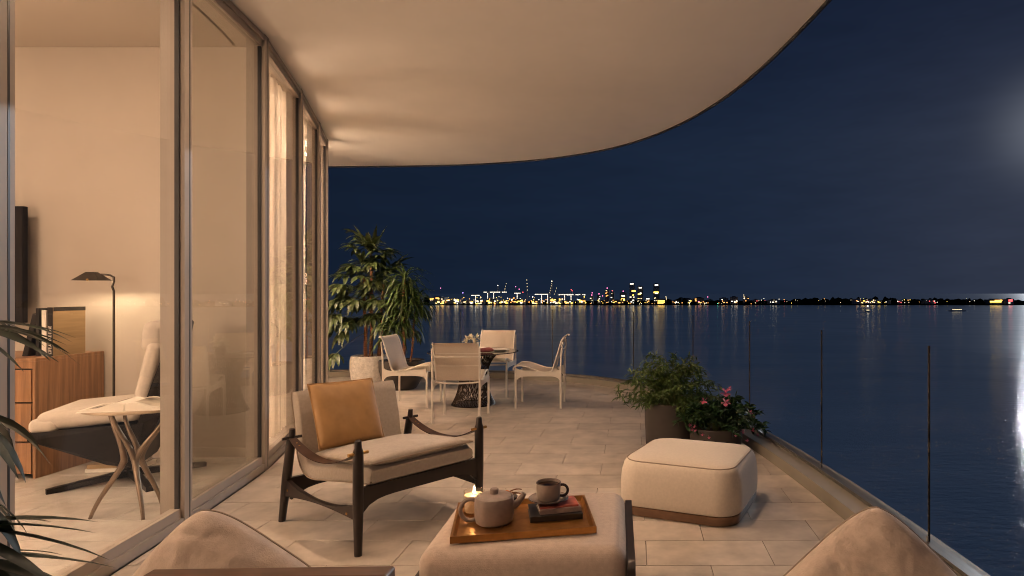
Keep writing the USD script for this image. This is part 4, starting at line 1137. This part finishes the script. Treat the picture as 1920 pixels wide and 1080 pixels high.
blooms = [(0.06, -0.16, 0.530, 0.050), (0.055, -0.20, 0.455, 0.046), (-0.12, -0.15, 0.46, 0.036), (0.27, -0.12, 0.36, 0.030), (0.29, -0.16, 0.22, 0.022), (0.19, -0.24, 0.225, 0.022), (0.13, -0.26, 0.20, 0.018), (-0.14, -0.25, 0.205, 0.018), (-0.20, -0.20, 0.26, 0.022), (-0.195, -0.21, 0.235, 0.020), (-0.235, -0.17, 0.265, 0.018), (-0.22, -0.185, 0.235, 0.018), (-0.09, -0.27, 0.185, 0.016), (0.23, -0.22, 0.15, 0.018), (0.34, -0.10, 0.17, 0.018), (0.31, -0.06, 0.30, 0.022), (0.10, -0.10, 0.56, 0.03)]
for x, y, z, r in blooms:
    nrm = np.array([x * 1.2, -0.8, 0.55 + rng.uniform(-0.2, 0.2)]); nrm /= np.linalg.norm(nrm)
    s1 = np.cross(nrm, [0, 0, 1.0]); s1 /= np.linalg.norm(s1); s2 = np.cross(nrm, s1)
    pet = []
    for j in range(5):
        b = 2 * PI * j / 5 + rng.uniform(0, 0.3)
        pet.append(blade((x, y, z), nrm * 0.45 + s1 * math.cos(b) + s2 * math.sin(b), r * 1.0, r * 0.85, 0.5, 4, 0.15, tip=1.25))
    part(g2, 'flower', cat(pet), m_petal, smooth=True)

# ------------------------------------------------------------------ living room
sb = thing('sideboard', 'walnut sideboard with black shadow gaps round its drawers', 'sideboard', (-5.4, 5.02, 0))
X1, X0, YF, YB, TOPZ = 0.985, -1.6, -0.305, 0.305, 0.887
part(sb, 'end_panel', chbox(X1 - 0.022, X1, YF, YB, 0.0, TOPZ - 0.0225, 0.0015), m_cab)
part(sb, 'end_panel', chbox(X0, X0 + 0.022, YF, YB, 0.0, TOPZ - 0.0225, 0.0015), m_cab)
part(sb, 'top', chbox(X0, X1, YF, YB, TOPZ - 0.022, TOPZ, 0.0015), m_cab)
part(sb, 'carcass', chbox(X0 + 0.0222, X1 - 0.0222, YF + 0.02, YB, 0.03, TOPZ - 0.0225, 0.001), m_black)
xs = np.linspace(X1 - 0.030, X0 + 0.030, 6)
for i in range(5):
    for z0, z1 in ((0.035, 0.262), (0.274, 0.552), (0.564, 0.800)):
        part(sb, 'drawer_front', chbox(xs[i + 1] + 0.006, xs[i] - 0.004, YF + 0.001, YF + 0.0195, z0, z1, 0.001), m_cab)
part(sb, 'rail', chbox(X0 + 0.0225, X1 - 0.0225, YF + 0.003, YF + 0.0195, 0.811, TOPZ - 0.0228, 0.001), m_cab)

tv = thing('television', 'flat black television hung on the wall above the sideboard', 'television', (-5.655, 5.21, 1.60))
part(tv, 'casing', chbox(-0.69, 0.69, -0.012, 0.03, -0.475, 0.475, 0.004), m_black)
part(tv, 'screen', chbox(-0.682, 0.682, -0.0145, -0.0122, -0.467, 0.467, 0.0008), m_screen)
part(tv, 'mount', chbox(-0.25, 0.25, 0.0302, 0.128, -0.2, 0.2, 0.003), m_black)


def upright_book(name, label, x, w, d, h, cover, lean=0.0, text=None, z=0.888, y=4.875, dark=False):
    b = thing(name, label, 'book', (x, y, z))
    c = cat(chbox(0, 0.003, 0.0, d, 0, h, 0.0008), chbox(w - 0.003, w, 0.0, d, 0, h, 0.0008), chbox(0.0002, w - 0.0002, -0.003, 0.0002, 0.0002, h - 0.0002, 0.0008))
    p = move(chbox(0.0035, w - 0.0035, 0.0004, d - 0.004, 0.003, h - 0.004, 0.0004), ry=lean)
    part(b, 'cover', move(c, ry=lean), cover, smooth=False)
    part(b, 'pages', p, m_paper, smooth=False)
    if text:
        t, hh, zz = text
        m = meshkit.text_mesh(t, hh, 0.0006, True)
        v = np.array(m.vertices)
        # letters run up the spine, facing -y
        v = np.column_stack([w / 2 + hh / 2 - v[:, 1], -0.0032 - v[:, 2], zz + v[:, 0]])
        part(b, 'spine_lettering', move((v, m.faces[:, ::-1] if False else m.faces), ry=lean), m_ink if dark else m_black, smooth=False)


upright_book('book', 'plain black book leaning at the end of the row on the sideboard', -4.665, 0.040, 0.24, 0.335, m_book_k, lean=14)
upright_book('book', 'slim black book standing upright against the leaning one', -4.560, 0.026, 0.25, 0.365, m_book_k)
upright_book('book', 'white spined book standing in the row on the sideboard', -4.515, 0.034, 0.26, 0.35, m_book_w)
upright_book('book', 'large gold covered book with dark lettered spine on the sideboard', -4.470, 0.042, 0.285, 0.372, m_book_g, text=None)
lb = stage.GetPrimAtPath('/World/book_006')
part(lb, 'spine', chbox(0.0003, 0.0417, -0.0058, -0.0031, 0.0003, 0.3717, 0.0005), m_book_k, smooth=False)
part(lb, 'jacket_band', chbox(0.0421, 0.0430, 0.0, 0.285, 0.342, 0.372, 0.0002), m_book_k, smooth=False)
m = meshkit.text_mesh('LIFE AT THE EDGE', 0.020, 0.0006, True)
v = np.array(m.vertices); v[:, 0] *= 0.215 / v[:, 0].max()
part(lb, 'spine_lettering', (np.column_stack([0.021 + 0.010 - v[:, 1], -0.0059 - v[:, 2], 0.014 + v[:, 0]]), m.faces), m_ink, smooth=False)

# reading lamp with a folded metal shade
lp = thing('reading_lamp', 'slim metal floor lamp with a tent shaped shade beside the sideboard', 'floor lamp', (-4.175, 5.13, 0))
part(lp, 'foot', lathe([(0, 0), (0.12, 0), (0.122, 0.006), (0.115, 0.012), (0.012, 0.018), (0, 0.018)], 36), m_chrome)
part(lp, 'pole', tube([(0, 0, 0.018), (0, 0, 0.7), (0, 0, 1.36), (0, 0, 1.385), (-0.006, -0.01, 1.42), (0, 0, 1.46), (0, 0, 1.50)], 0.0085, 12), m_chrome)
part(lp, 'arm', tube([(0, 0, 1.495), (-0.02, -0.012, 1.512), (-0.05, -0.03, 1.516), (-0.075, -0.045, 1.516)], 0.0075, 10), m_chrome)
def hip(hx, hy, tx, ty, z0, z1):
    return [np.array([(-hx, -hy, z0), (hx, -hy, z0), (hx, hy, z0), (-hx, hy, z0)]), np.array([(-tx, -ty, z1), (tx, -ty, z1), (tx, ty, z1), (-tx, ty, z1)])]


o1, o2 = hip(0.105, 0.070, 0.034, 0.018, 1.468, 1.534), hip(0.102, 0.067, 0.032, 0.016, 1.4678, 1.530)
part(lp, 'shade', move(loft([o2[1], o2[0], o1[0], o1[1]]), (-0.118, -0.07, 0), rz=4), m_chrome, smooth=False)
part(lp, 'bulb', move(lathe([(0, -0.018), (0.010, -0.016), (0.014, -0.008), (0.014, 0.002), (0.010, 0.010), (0, 0.013)], 18), (-0.118, -0.07, 1.512)), e_bulb, smooth=True)
part(lp, 'switch_knob', move(trimesh.creation.icosphere(2, 0.009), (-0.075, -0.16, 1.472)), m_brass, smooth=True)

# recliner
def recliner():
    r = thing('recliner', 'reclining armchair with cream cushions in a black folded shell', 'recliner', (-3.70, 4.71, 0), 112.0)
    for a in (28, 118, 208, 298):
        ca, sa_ = math.cos(math.radians(a)), math.sin(math.radians(a))
        part(r, 'foot', move(hull([(0.03, -0.028, 0.028), (0.03, 0.028, 0.028), (0.03, -0.028, 0.075), (0.03, 0.028, 0.075), (0.47, -0.022, 0.0), (0.47, 0.022, 0.0), (0.47, -0.022, 0.032), (0.47, 0.022, 0.032), (0.42, 0.02, 0.0), (0.42, -0.02, 0.0)]), rz=a), m_black, smooth=False)
    part(r, 'column', lathe([(0, 0.028), (0.045, 0.028), (0.045, 0.08), (0.028, 0.085), (0.028, 0.235), (0, 0.235)], 24), m_black)
    part(r, 'seat_shell', hull([(-0.335, 0.47, 0.44), (0.335, 0.47, 0.44), (-0.335, 0.47, 0.39), (0.335, 0.47, 0.39), (-0.34, -0.16, 0.46), (0.34, -0.16, 0.46), (-0.24, -0.08, 0.135), (0.24, -0.08, 0.135), (-0.22, 0.08, 0.165), (0.22, 0.08, 0.165)]), m_black, smooth=False)
    part(r, 'back_shell', hull([(-0.335, -0.125, 0.455), (0.335, -0.125, 0.455), (-0.23, -0.095, 0.14), (0.23, -0.095, 0.14), (-0.27, -0.265, 0.965), (0.27, -0.265, 0.965), (-0.27, -0.315, 0.95), (0.27, -0.315, 0.95), (-0.31, -0.255, 0.50), (0.31, -0.255, 0.50)]), m_black, smooth=False)
    sc = move(move(rbox(0.66, 0.58, 0.125, 0.055, 3), rx=-3.5), (0, 0.150, 0.520))
    part(r, 'seat_cushion', sc, m_recl, smooth=50)
    part(r, 'front_roll', move(rbox(0.68, 0.16, 0.10, 0.045, 3), (0, 0.395, 0.478)), m_recl, smooth=50)
    bc = move(move(rbox(0.52, 0.10, 0.56, 0.045, 3), rx=12), (0, -0.150, 0.740))
    part(r, 'back_cushion', bc, m_recl, smooth=50)
    hd = part(r, 'headrest', move(move(rbox(0.46, 0.15, 0.225, 0.06, 3), rx=9), (0, -0.185, 1.055)), m_recl, smooth=50)
    part(hd, 'headrest_shell', move(move(rbox(0.47, 0.06, 0.235, 0.022, 2), rx=9), (0, -0.292, 1.045)), m_black, smooth=40)


recliner()

# side table with branching bronze legs
st = thing('side_table', 'small oval table on branching bronze legs behind the glass', 'side table', (-3.115, 3.98, 0), 12)
ov = np.array([(0.275 * math.cos(a), 0.175 * math.sin(a)) for a in np.linspace(0, 2 * PI, 49)[:-1]])
part(st, 'table_top', loft([at_z(ov * 0.93, 0.636), at_z(ov * 0.985, 0.641), at_z(ov, 0.650), at_z(ov * 0.99, 0.655)]), m_oak, smooth=40)
for k, a in enumerate((200, 305, 70)):
    ca, sa_ = math.cos(math.radians(a)), math.sin(math.radians(a))
    f0 = np.array([0.215 * ca, 0.185 * sa_, 0.0]); nd = np.array([0.045 * ca, 0.045 * sa_, 0.34])
    lg = part(st, 'leg', tube(bez(f0, f0 * [0.80, 0.80, 1] + [0, 0, 0.14], nd + [0.03 * ca, 0.03 * sa_, -0.10], 12, nd), np.linspace(0.010, 0.0185, 12), 12), m_bronze)
    for da in (-52, 52):
        cb, sb_ = math.cos(math.radians(a + da)), math.sin(math.radians(a + da))
        t1 = np.array([0.20 * cb, 0.125 * sb_, 0.637])
        part(lg, 'branch', tube(bez(nd + [0, 0, -0.02], nd + [0.03 * cb - 0.01 * ca, 0.03 * sb_ - 0.01 * sa_, 0.10], t1 + [-0.05 * cb, -0.05 * sb_, -0.14], 12, t1), np.linspace(0.0175, 0.0095, 12), 12), m_bronze)
ob = thing('open_book', 'picture book lying open on the small oval table', 'book', (-3.10, 3.97, 0.656), 14)
for s in (-1, 1):
    xs = np.linspace(0.002, 0.235, 12); zt = 0.014 + 0.030 * np.exp(-((xs - 0.05) / 0.07) ** 2) * (xs > 0) + 0.010 * (1 - xs / 0.235)
    ot = [(s * x, z) for x, z in zip(xs, zt)] + [(s * x, 0.0025) for x in xs[::-1]]
    pg = plate(ot if s > 0 else ot[::-1], 0.255, 'y', 0.0)
    pp = part(ob, 'pages', pg, m_paper, smooth=30)
    pts = np.array([(s * x, z + 0.0006) for x, z in zip(xs[2:-1], zt[2:-1])])
    v = np.vstack([np.column_stack([pts[:, 0], np.full(len(pts), y), pts[:, 1]]) for y in (-0.105, 0.105)]); n = len(pts)
    f = [(i, i + 1, n + i + 1) for i in range(n - 1)] + [(i, n + i + 1, n + i) for i in range(n - 1)]
    f = np.array(f) if s > 0 else np.array(f)[:, ::-1]
    part(pp, 'printed_picture', (v, f), m_photo, smooth=True)
part(ob, 'cover', chbox(-0.245, 0.245, -0.132, 0.132, 0.0, 0.0022, 0.0006), m_book_w)
# books on the floor by the sideboard
flat_book('book', 'pale flat book at the bottom of the pile on the room floor', 0.36, 0.26, 0.026, (-4.02, 5.02, 0.001), 8, m_book_w)
flat_book('book', 'tan flat book on top of the pile on the room floor', 0.33, 0.24, 0.030, (-4.03, 5.02, 0.0275), 11, m_book_g)
part(stage.GetPrimAtPath('/World/book_008'), 'pen_tray', chbox(-0.05, 0.13, -0.03, 0.02, 0.0305, 0.040, 0.002), m_black)

# ------------------------------------------------------------------ the far shore, two kilometres over the water
SHORE = 1964.0
GROUND = -32.6
rg = np.random.default_rng(9)
n = 260
sx = np.linspace(-1600, 3400, n)
fr = SHORE + 10 * (meshkit.noise(np.column_stack([sx / 90, 0 * sx, 0 * sx]), 3) - 0.5)
rings = []
for x, y in zip(sx, fr):
    rings.append(np.array([[x, y, WATER_Z - 2], [x, y + 900, WATER_Z - 2], [x, y + 900, GROUND], [x, y + 6, GROUND]]))
struct('land', loft(rings), m_land)
tv_, tf_ = [], []
for k in range(900):
    x = rg.uniform(-1450, 2550)
    port = -640 < x < -140
    y = SHORE + rg.uniform(20, 260)
    h = rg.uniform(3, 7) if port else rg.uniform(5, 12) * (0.6 + 0.8 * meshkit.noise(np.array([x / 160, 0, 0]), 8))
    s = trimesh.creation.icosphere(1, 1.0)
    v = s.vertices * [rg.uniform(7, 15), 9, h]
    v = v * (1 + 0.5 * (meshkit.noise(s.vertices * 2 + k, k)[:, None] - 0.5)) + [x, y, GROUND + 0.4 * h]
    tv_.append((v, s.faces))
struct('treeline', cat(tv_), m_trees, kind='stuff')


def ball(r, p, k=1):
    s = trimesh.creation.icosphere(k, r)
    return s.vertices + np.asarray(p, float), s.faces


def bar(a, b, w):
    return tube([a, (np.add(a, b) / 2), b], w, 4)


def tower(x, w, h, lit, label, cat_='building', y=60.0, group='lit buildings on the far shore', roof=None, dark=0.0, seed=0):
    r = random.Random(seed + int(x))
    t = thing('tower' if h > 26 else 'shore_building', label, cat_, (x, SHORE + y, GROUND), 0, group)
    d = max(14, w * 0.8)
    part(t, 'walls', cat(chbox(-w / 2, w / 2, -d / 2, d / 2, 0, h, 0.3), chbox(-w / 4, w / 4, -d / 4, d / 4, h + 0.02, h + 2.5, 0.2)), m_bldg, smooth=False)
    for (u, z, ww, hh, c) in lit:
        part(t, 'lit_window', chbox(u - ww / 2, u + ww / 2, -d / 2 - 0.5, -d / 2 - 0.1, z - hh / 2, z + hh / 2, 0.05), E[c], smooth=False)
    if roof:
        part(t, 'roof_light', ball(2.0, (0, 0, h + 4.5)), E[roof], smooth=True)
    return t


def windows(w, h, n, cols, seed):
    r = random.Random(seed)
    return [(r.uniform(-w / 2 + 2, w / 2 - 2), r.uniform(4, h - 3), r.uniform(2.2, 5.5), r.uniform(1.4, 2.4), r.choice(cols)) for _ in range(n)]


# the tall ones, from west to east
tower(-135.8, 11, 24, windows(11, 24, 3, ['white', 'dim'], 1), 'slim dark tower with two pale lit floors east of the cranes', roof='pink')
tower(-112.9, 11, 28, windows(11, 28, 4, ['white', 'dim'], 2), 'dark tower with scattered pale windows and a pink roof light', roof='pink')
tower(-86.7, 13, 46, windows(13, 46, 6, ['white', 'dim', 'amber'], 3), 'tall narrow tower with a pink roof light beside the port', roof='pink')
tower(-70.4, 11, 38, windows(11, 38, 5, ['white', 'dim'], 4), 'narrow tower under a red roof light just east of its taller neighbour', roof='red')
tower(-36.0, 22, 36, [(0, 26, 11, 3.2, 'white')] + windows(22, 22, 6, ['yellow', 'amber', 'dim'], 5), 'broad tower with one bright lit band below a pink roof light', roof='pink')
tower(-8.2, 17, 66, [(-1, 64, 11, 3.4, 'white'), (5, 41, 12, 4, 'yellow')] + windows(17, 38, 8, ['yellow', 'white', 'dim'], 6), 'tallest tower on the skyline with a bright lit top floor')
tower(18.0, 18, 56, [(0, 52, 9, 3.6, 'white'), (-3, 31, 9, 4, 'yellow'), (1, 34, 5, 4, 'white')] + windows(18, 30, 8, ['yellow', 'amber', 'dim'], 7), 'lit tower standing just east of the tallest one', y=90)
tower(68.7, 19, 64, [(0, 60, 10, 4.5, 'white'), (-1, 37, 15, 4.5, 'yellow'), (0, 34, 9, 3, 'white')] + windows(19, 24, 3, ['dim'], 8), 'tower with two lit crowns standing apart on the skyline')
tower(81.8, 24, 15, [(0, 11, 21, 3.0, 'yellow'), (0, 6.5, 21, 2.6, 'yellow'), (-2, 3, 18, 2, 'amber')], 'low wide building glowing yellow below the twin crowned tower', y=20)
tower(40.9, 13, 20, [(0, 17, 10, 2.6, 'white')] + windows(13, 16, 2, ['amber'], 10), 'low block with one lit strip between the two lit towers', y=40)
for k, (px, w, h, nw, cols, lab) in enumerate([(1155, 26, 12, 5, ['yellow', 'amber'], 'low shed with amber windows west of the towers'), (1268, 22, 11, 4, ['white', 'amber'], 'small block with pale windows east of the yellow building'),
        (1291, 36, 17, 9, ['yellow', 'white', 'yellow'], 'wide low building with a sloping row of yellow lights'), (1313, 30, 20, 9, ['amber', 'pink', 'amber'], 'block glowing amber and pink near the dark point'),
        (1335, 16, 14, 3, ['amber', 'red'], 'small block with two reddish lights near the dark point'), (1362, 26, 19, 5, ['amber', 'white'], 'block with peach lights behind the dark point'),
        (1380, 22, 23, 4, ['white', 'amber'], 'block with two round pale lights behind the dark point'), (1404, 18, 22, 4, ['white', 'amber'], 'block with a peach light and white mast light'),
        (1424, 18, 14, 2, ['white'], 'dark shed with one white light past the point'), (1456, 34, 14, 5, ['white', 'dim'], 'long shed with a row of small white lights'),
        (1622, 54, 14, 10, ['dim', 'white', 'yellow', 'amber'], 'long low block sprinkled with pale yellow windows'), (1652, 40, 13, 8, ['white', 'yellow', 'amber'], 'low block beside the long one with amber windows'),
        (1752, 34, 13, 3, ['red', 'red'], 'low shed with a red lit strip'), (1690, 34, 12, 3, ['red', 'white'], 'low shed with white lights above a dull red strip')]):
    tower((px - 1190) * 1.63667, w, h, windows(w, h, nw, cols, 40 + k), lab, y=40 + 10 * (k % 3))
sgn = tower(1109.7, 42, 15, [(-3, 8.5, 35, 4.2, 'yellow'), (6, 12.6, 24, 2.4, 'amber')], 'long pavilion glowing orange and yellow at the east end of the shore', y=15)
tower(1157.1, 22, 17, [(0, 12, 12, 7.5, 'red')] + windows(22, 8, 2, ['white'], 99), 'block carrying a large round red light at the east end', y=15)

# quay sheds and stacked containers under the floodlights
for k, (px, w, h, nw, lab) in enumerate([(820, 46, 22, 16, 'quay shed flooded with yellow light nearest the palms'), (848, 38, 15, 11, 'second quay shed from the palms under yellow light'), (876, 28, 10, 6, 'low quay shed with a few amber lights'),
        (899, 24, 14, 8, 'quay shed below the west crane'), (921, 30, 18, 10, 'container stack glowing under the raised boom'), (943, 24, 10, 7, 'container stack east of the raised boom'),
        (972, 34, 14, 9, 'quay shed round the white lit crane leg'), (1004, 26, 13, 8, 'container stack west of the twin leg crane'), (1040, 34, 17, 13, 'brightly lit quay shed between the two long booms'),
        (1066, 26, 12, 8, 'container stack under the east crane'), (1090, 24, 16, 9, 'quay shed at the tip of the east boom')]):
    r = random.Random(k)
    wn = [(r.uniform(-w / 2 + 1, w / 2 - 1), r.uniform(2, h - 1), r.uniform(2.5, 7), r.uniform(1.8, 3.8), r.choice(['yellow', 'yellow', 'amber', 'white', 'dim'])) for _ in range(nw)]
    tower((px - 1190) * 1.63667, w, h, wn, lab, y=14 + 5 * (k % 3), group='port buildings on the far shore')


# container cranes: portal legs, boom, raised tip and glowing pieces in place of floodlight on the steel
def crane(px0, px1, pboom, legs, raised, label, glowc='white', apex=None):
    x0, x1, zb = (px0 - 1190) * 1.63667, (px1 - 1190) * 1.63667, (1.366 + (550 - pboom) * 1.63667) - GROUND
    lg = [(q - 1190) * 1.63667 - x0 for q in legs]
    L = x1 - x0
    c = thing('container_crane', label, 'crane', (x0, SHORE + 16, GROUND), 0, 'container cranes along the far quay')
    for q in lg:
        part(c, 'leg', cat(bar((q, -4, 0), (q, -2, zb), 0.9), bar((q, 14, 0), (q, 10, zb), 0.9)), m_steel, smooth=False)
        part(c, 'leg_lamp', cat([chbox(q - 0.75, q + 0.75, -6.2, -5.2, z, z + 3.2, 0.1) for z in np.arange(4, zb - 2, 4.6)]), E['white' if glowc == 'white' else 'dim'], smooth=False)  # emissive blocks stand for floodlight falling on the legs
    part(c, 'boom', cat(bar((0, 4, zb), (L, 4, zb), 1.1), bar((0, 4, zb + 3), (L, 4, zb + 3), 0.7)), m_steel, smooth=False)
    r = random.Random(int(px0))
    for z in np.arange(0, L - 1.5, 5.2):
        if r.random() < 0.88:
            part(c, 'boom_lamp', chbox(z + 0.3, z + 4.2, 1.6, 2.6, zb - 0.5 + r.uniform(-0.5, 0.5), zb + 1.2, 0.1), E[glowc], smooth=False)  # emissive bars stand for floodlight falling on the boom
    if apex:
        ax, az = (apex[0] - 1190) * 1.63667 - x0, (1.366 + (550 - apex[1]) * 1.63667) - GROUND
        part(c, 'mast', cat(bar((ax - 3, 4, zb), (ax, 4, az), 0.8), bar((ax + 5, 4, zb), (ax, 4, az), 0.6)), m_steel, smooth=False)
        part(c, 'mast_lamp', ball(1.5, (ax, 2.5, az)), E[raised[3] if raised else 'white'], smooth=True)
    if raised:
        (a, b, q, col) = raised
        ax, az, bx, bz = (a[0] - 1190) * 1.63667 - x0, (1.366 + (550 - a[1]) * 1.63667) - GROUND, (b[0] - 1190) * 1.63667 - x0, (1.366 + (550 - b[1]) * 1.63667) - GROUND
        part(c, 'raised_boom', bar((ax, 4, az), (bx, 4, bz), 1.1), m_steel, smooth=False)
        k = max(3, int(math.hypot(bx - ax, bz - az) / 6))
        part(c, 'raised_boom_lamp', cat([ball(0.95, (ax + (bx - ax) * u, 2.2, az + (bz - az) * u)) for u in np.linspace(0.05, 1, k)]), E['dim'], smooth=True)  # emissive beads stand for floodlight on the raised steel
    return c


crane(881, 896, 554, [890], None, 'short westmost crane with a floodlit boom')
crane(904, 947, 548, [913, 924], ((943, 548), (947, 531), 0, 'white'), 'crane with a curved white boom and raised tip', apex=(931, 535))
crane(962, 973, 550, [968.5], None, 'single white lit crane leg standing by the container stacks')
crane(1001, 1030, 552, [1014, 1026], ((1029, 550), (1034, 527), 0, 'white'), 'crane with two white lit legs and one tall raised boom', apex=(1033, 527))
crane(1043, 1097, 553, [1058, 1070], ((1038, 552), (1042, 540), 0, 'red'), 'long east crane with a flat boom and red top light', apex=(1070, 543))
for px, top, lab in ((984, 524, 'slim lattice mast with small white lamps beside the cranes'), (1250, 556, 'short lamp mast by the twin crowned tower'), (1399, 553, 'white topped mast past the dark point')):
    h = (1.366 + (550 - top) * 1.63667) - GROUND
    m_ = thing('lattice_mast', lab, 'mast', ((px - 1190) * 1.63667, SHORE + 40, GROUND))
    part(m_, 'mast', cat(bar((-2, 0, 0), (0, 0, h), 0.5), bar((2, 0, 0), (0, 0, h), 0.5)), m_steel, smooth=False)
    for u in (0.99, 0.84, 0.72, 0.58):
        part(m_, 'lamp', ball(1.1, ((0.9 - u) * 5, -1, h * u)), E['dim'], smooth=True)

# floodlights and street lamps strung along the shore
def lamp_post(px, z, r, col, label, group, y):
    t = thing('shore_lamp', label, 'lamp', ((px - 1190) * 1.63667, SHORE + y, GROUND), 0, group)
    h = max(1.0, z - GROUND)
    part(t, 'post', tube([(0, 0, 0), (0, 0, h * 0.5), (0, 0, h)], 0.25, 4), m_steel, smooth=False)
    part(t, 'lamp', ball(r, (0, -0.6, h)), E[col], smooth=True)


rr = random.Random(8)
for k in range(110):
    px = rr.uniform(806, 1100)
    lamp_post(px, (1.366 + (550 - rr.triangular(553, 570, 566)) * 1.63667), rr.uniform(0.7, 1.9), rr.choice(['yellow', 'yellow', 'amber', 'amber', 'white', 'dim']), 'floodlight on its post among the port cranes', 'floodlights of the far port', rr.uniform(6, 30))
for px, py, c in ((815, 540, 'pink'), (858, 549, 'violet'), (960, 537, 'pink'), (967, 542, 'pink'), (974, 548, 'red'), (1069, 545, 'red'), (1108, 549, 'pink'), (1128, 555, 'pink'), (1311, 558, 'pink'), (1318, 558, 'pink'), (1331, 557, 'pink')):
    lamp_post(px, (1.366 + (550 - py) * 1.63667), 1.7, c, 'small red or violet aviation light above the far shore', 'aviation lights on the far shore', 60)
for k in range(46):
    px = rr.uniform(1100, 1420)
    lamp_post(px, (1.366 + (550 - rr.triangular(561, 571, 568)) * 1.63667), rr.uniform(0.7, 1.4), rr.choice(['yellow', 'amber', 'white', 'amber', 'dim']), 'street lamp among the towers on the far shore', 'street lamps below the towers', rr.uniform(4, 30))
for k in range(64):
    px = rr.uniform(1420, 1920)
    lamp_post(px, (1.366 + (550 - rr.triangular(559, 570, 565)) * 1.63667), rr.uniform(0.6, 1.25), rr.choice(['amber', 'white', 'white', 'dim', 'dim', 'red', 'yellow']), 'small street lamp on the wooded eastern shore', 'street lamps on the wooded shore', rr.uniform(4, 60))
lamp_post(1346, -29.7, 1.3, 'green', 'green harbour light at the dark point', None, 3)


def boat(px, py, length, label, col='dim'):
    d = (EYE - WATER_Z) * 1200.0 / (py - 550)
    x = (px - 1190) / 1200.0 * d
    b = thing('boat', label, 'boat', (x, d, WATER_Z))
    L = length / 2
    part(b, 'hull', loft([np.array([[-L, -2.5, z], [L * 0.8, -2.5, z], [L + 0.15 * z * 4, 0, z], [L * 0.8, 2.5, z], [-L, 2.5, z]]) for z in (-0.6, 2.2)]), m_hull, smooth=False)
    part(b, 'cabin', chbox(-L * 0.75, L * 0.55, -2.0, 2.0, 2.21, 5.0, 0.3), m_hull, smooth=False)
    part(b, 'upper_deck', chbox(-L * 0.5, L * 0.3, -1.6, 1.6, 5.01, 7.2, 0.3), m_hull, smooth=False)
    for k in range(5):
        part(b, 'cabin_window', chbox(-L * 0.65 + k * L * 0.24, -L * 0.65 + k * L * 0.24 + L * 0.16, -2.12, -2.02, 3.0, 4.3, 0.03), E[col], smooth=False)
    part(b, 'mast', tube([(0, 0, 7.2), (0, 0, 9), (0, 0, 11)], 0.15, 5), m_steel)
    return b


boat(1795, 583.5, 34, 'pale ferry with dim windows crossing before the eastern shore')
bo = boat(1627, 585, 9, 'small boat showing one white light on the water')
part(bo, 'masthead_lamp', ball(1.4, (0, 0, 11.5)), E['white'], smooth=True)
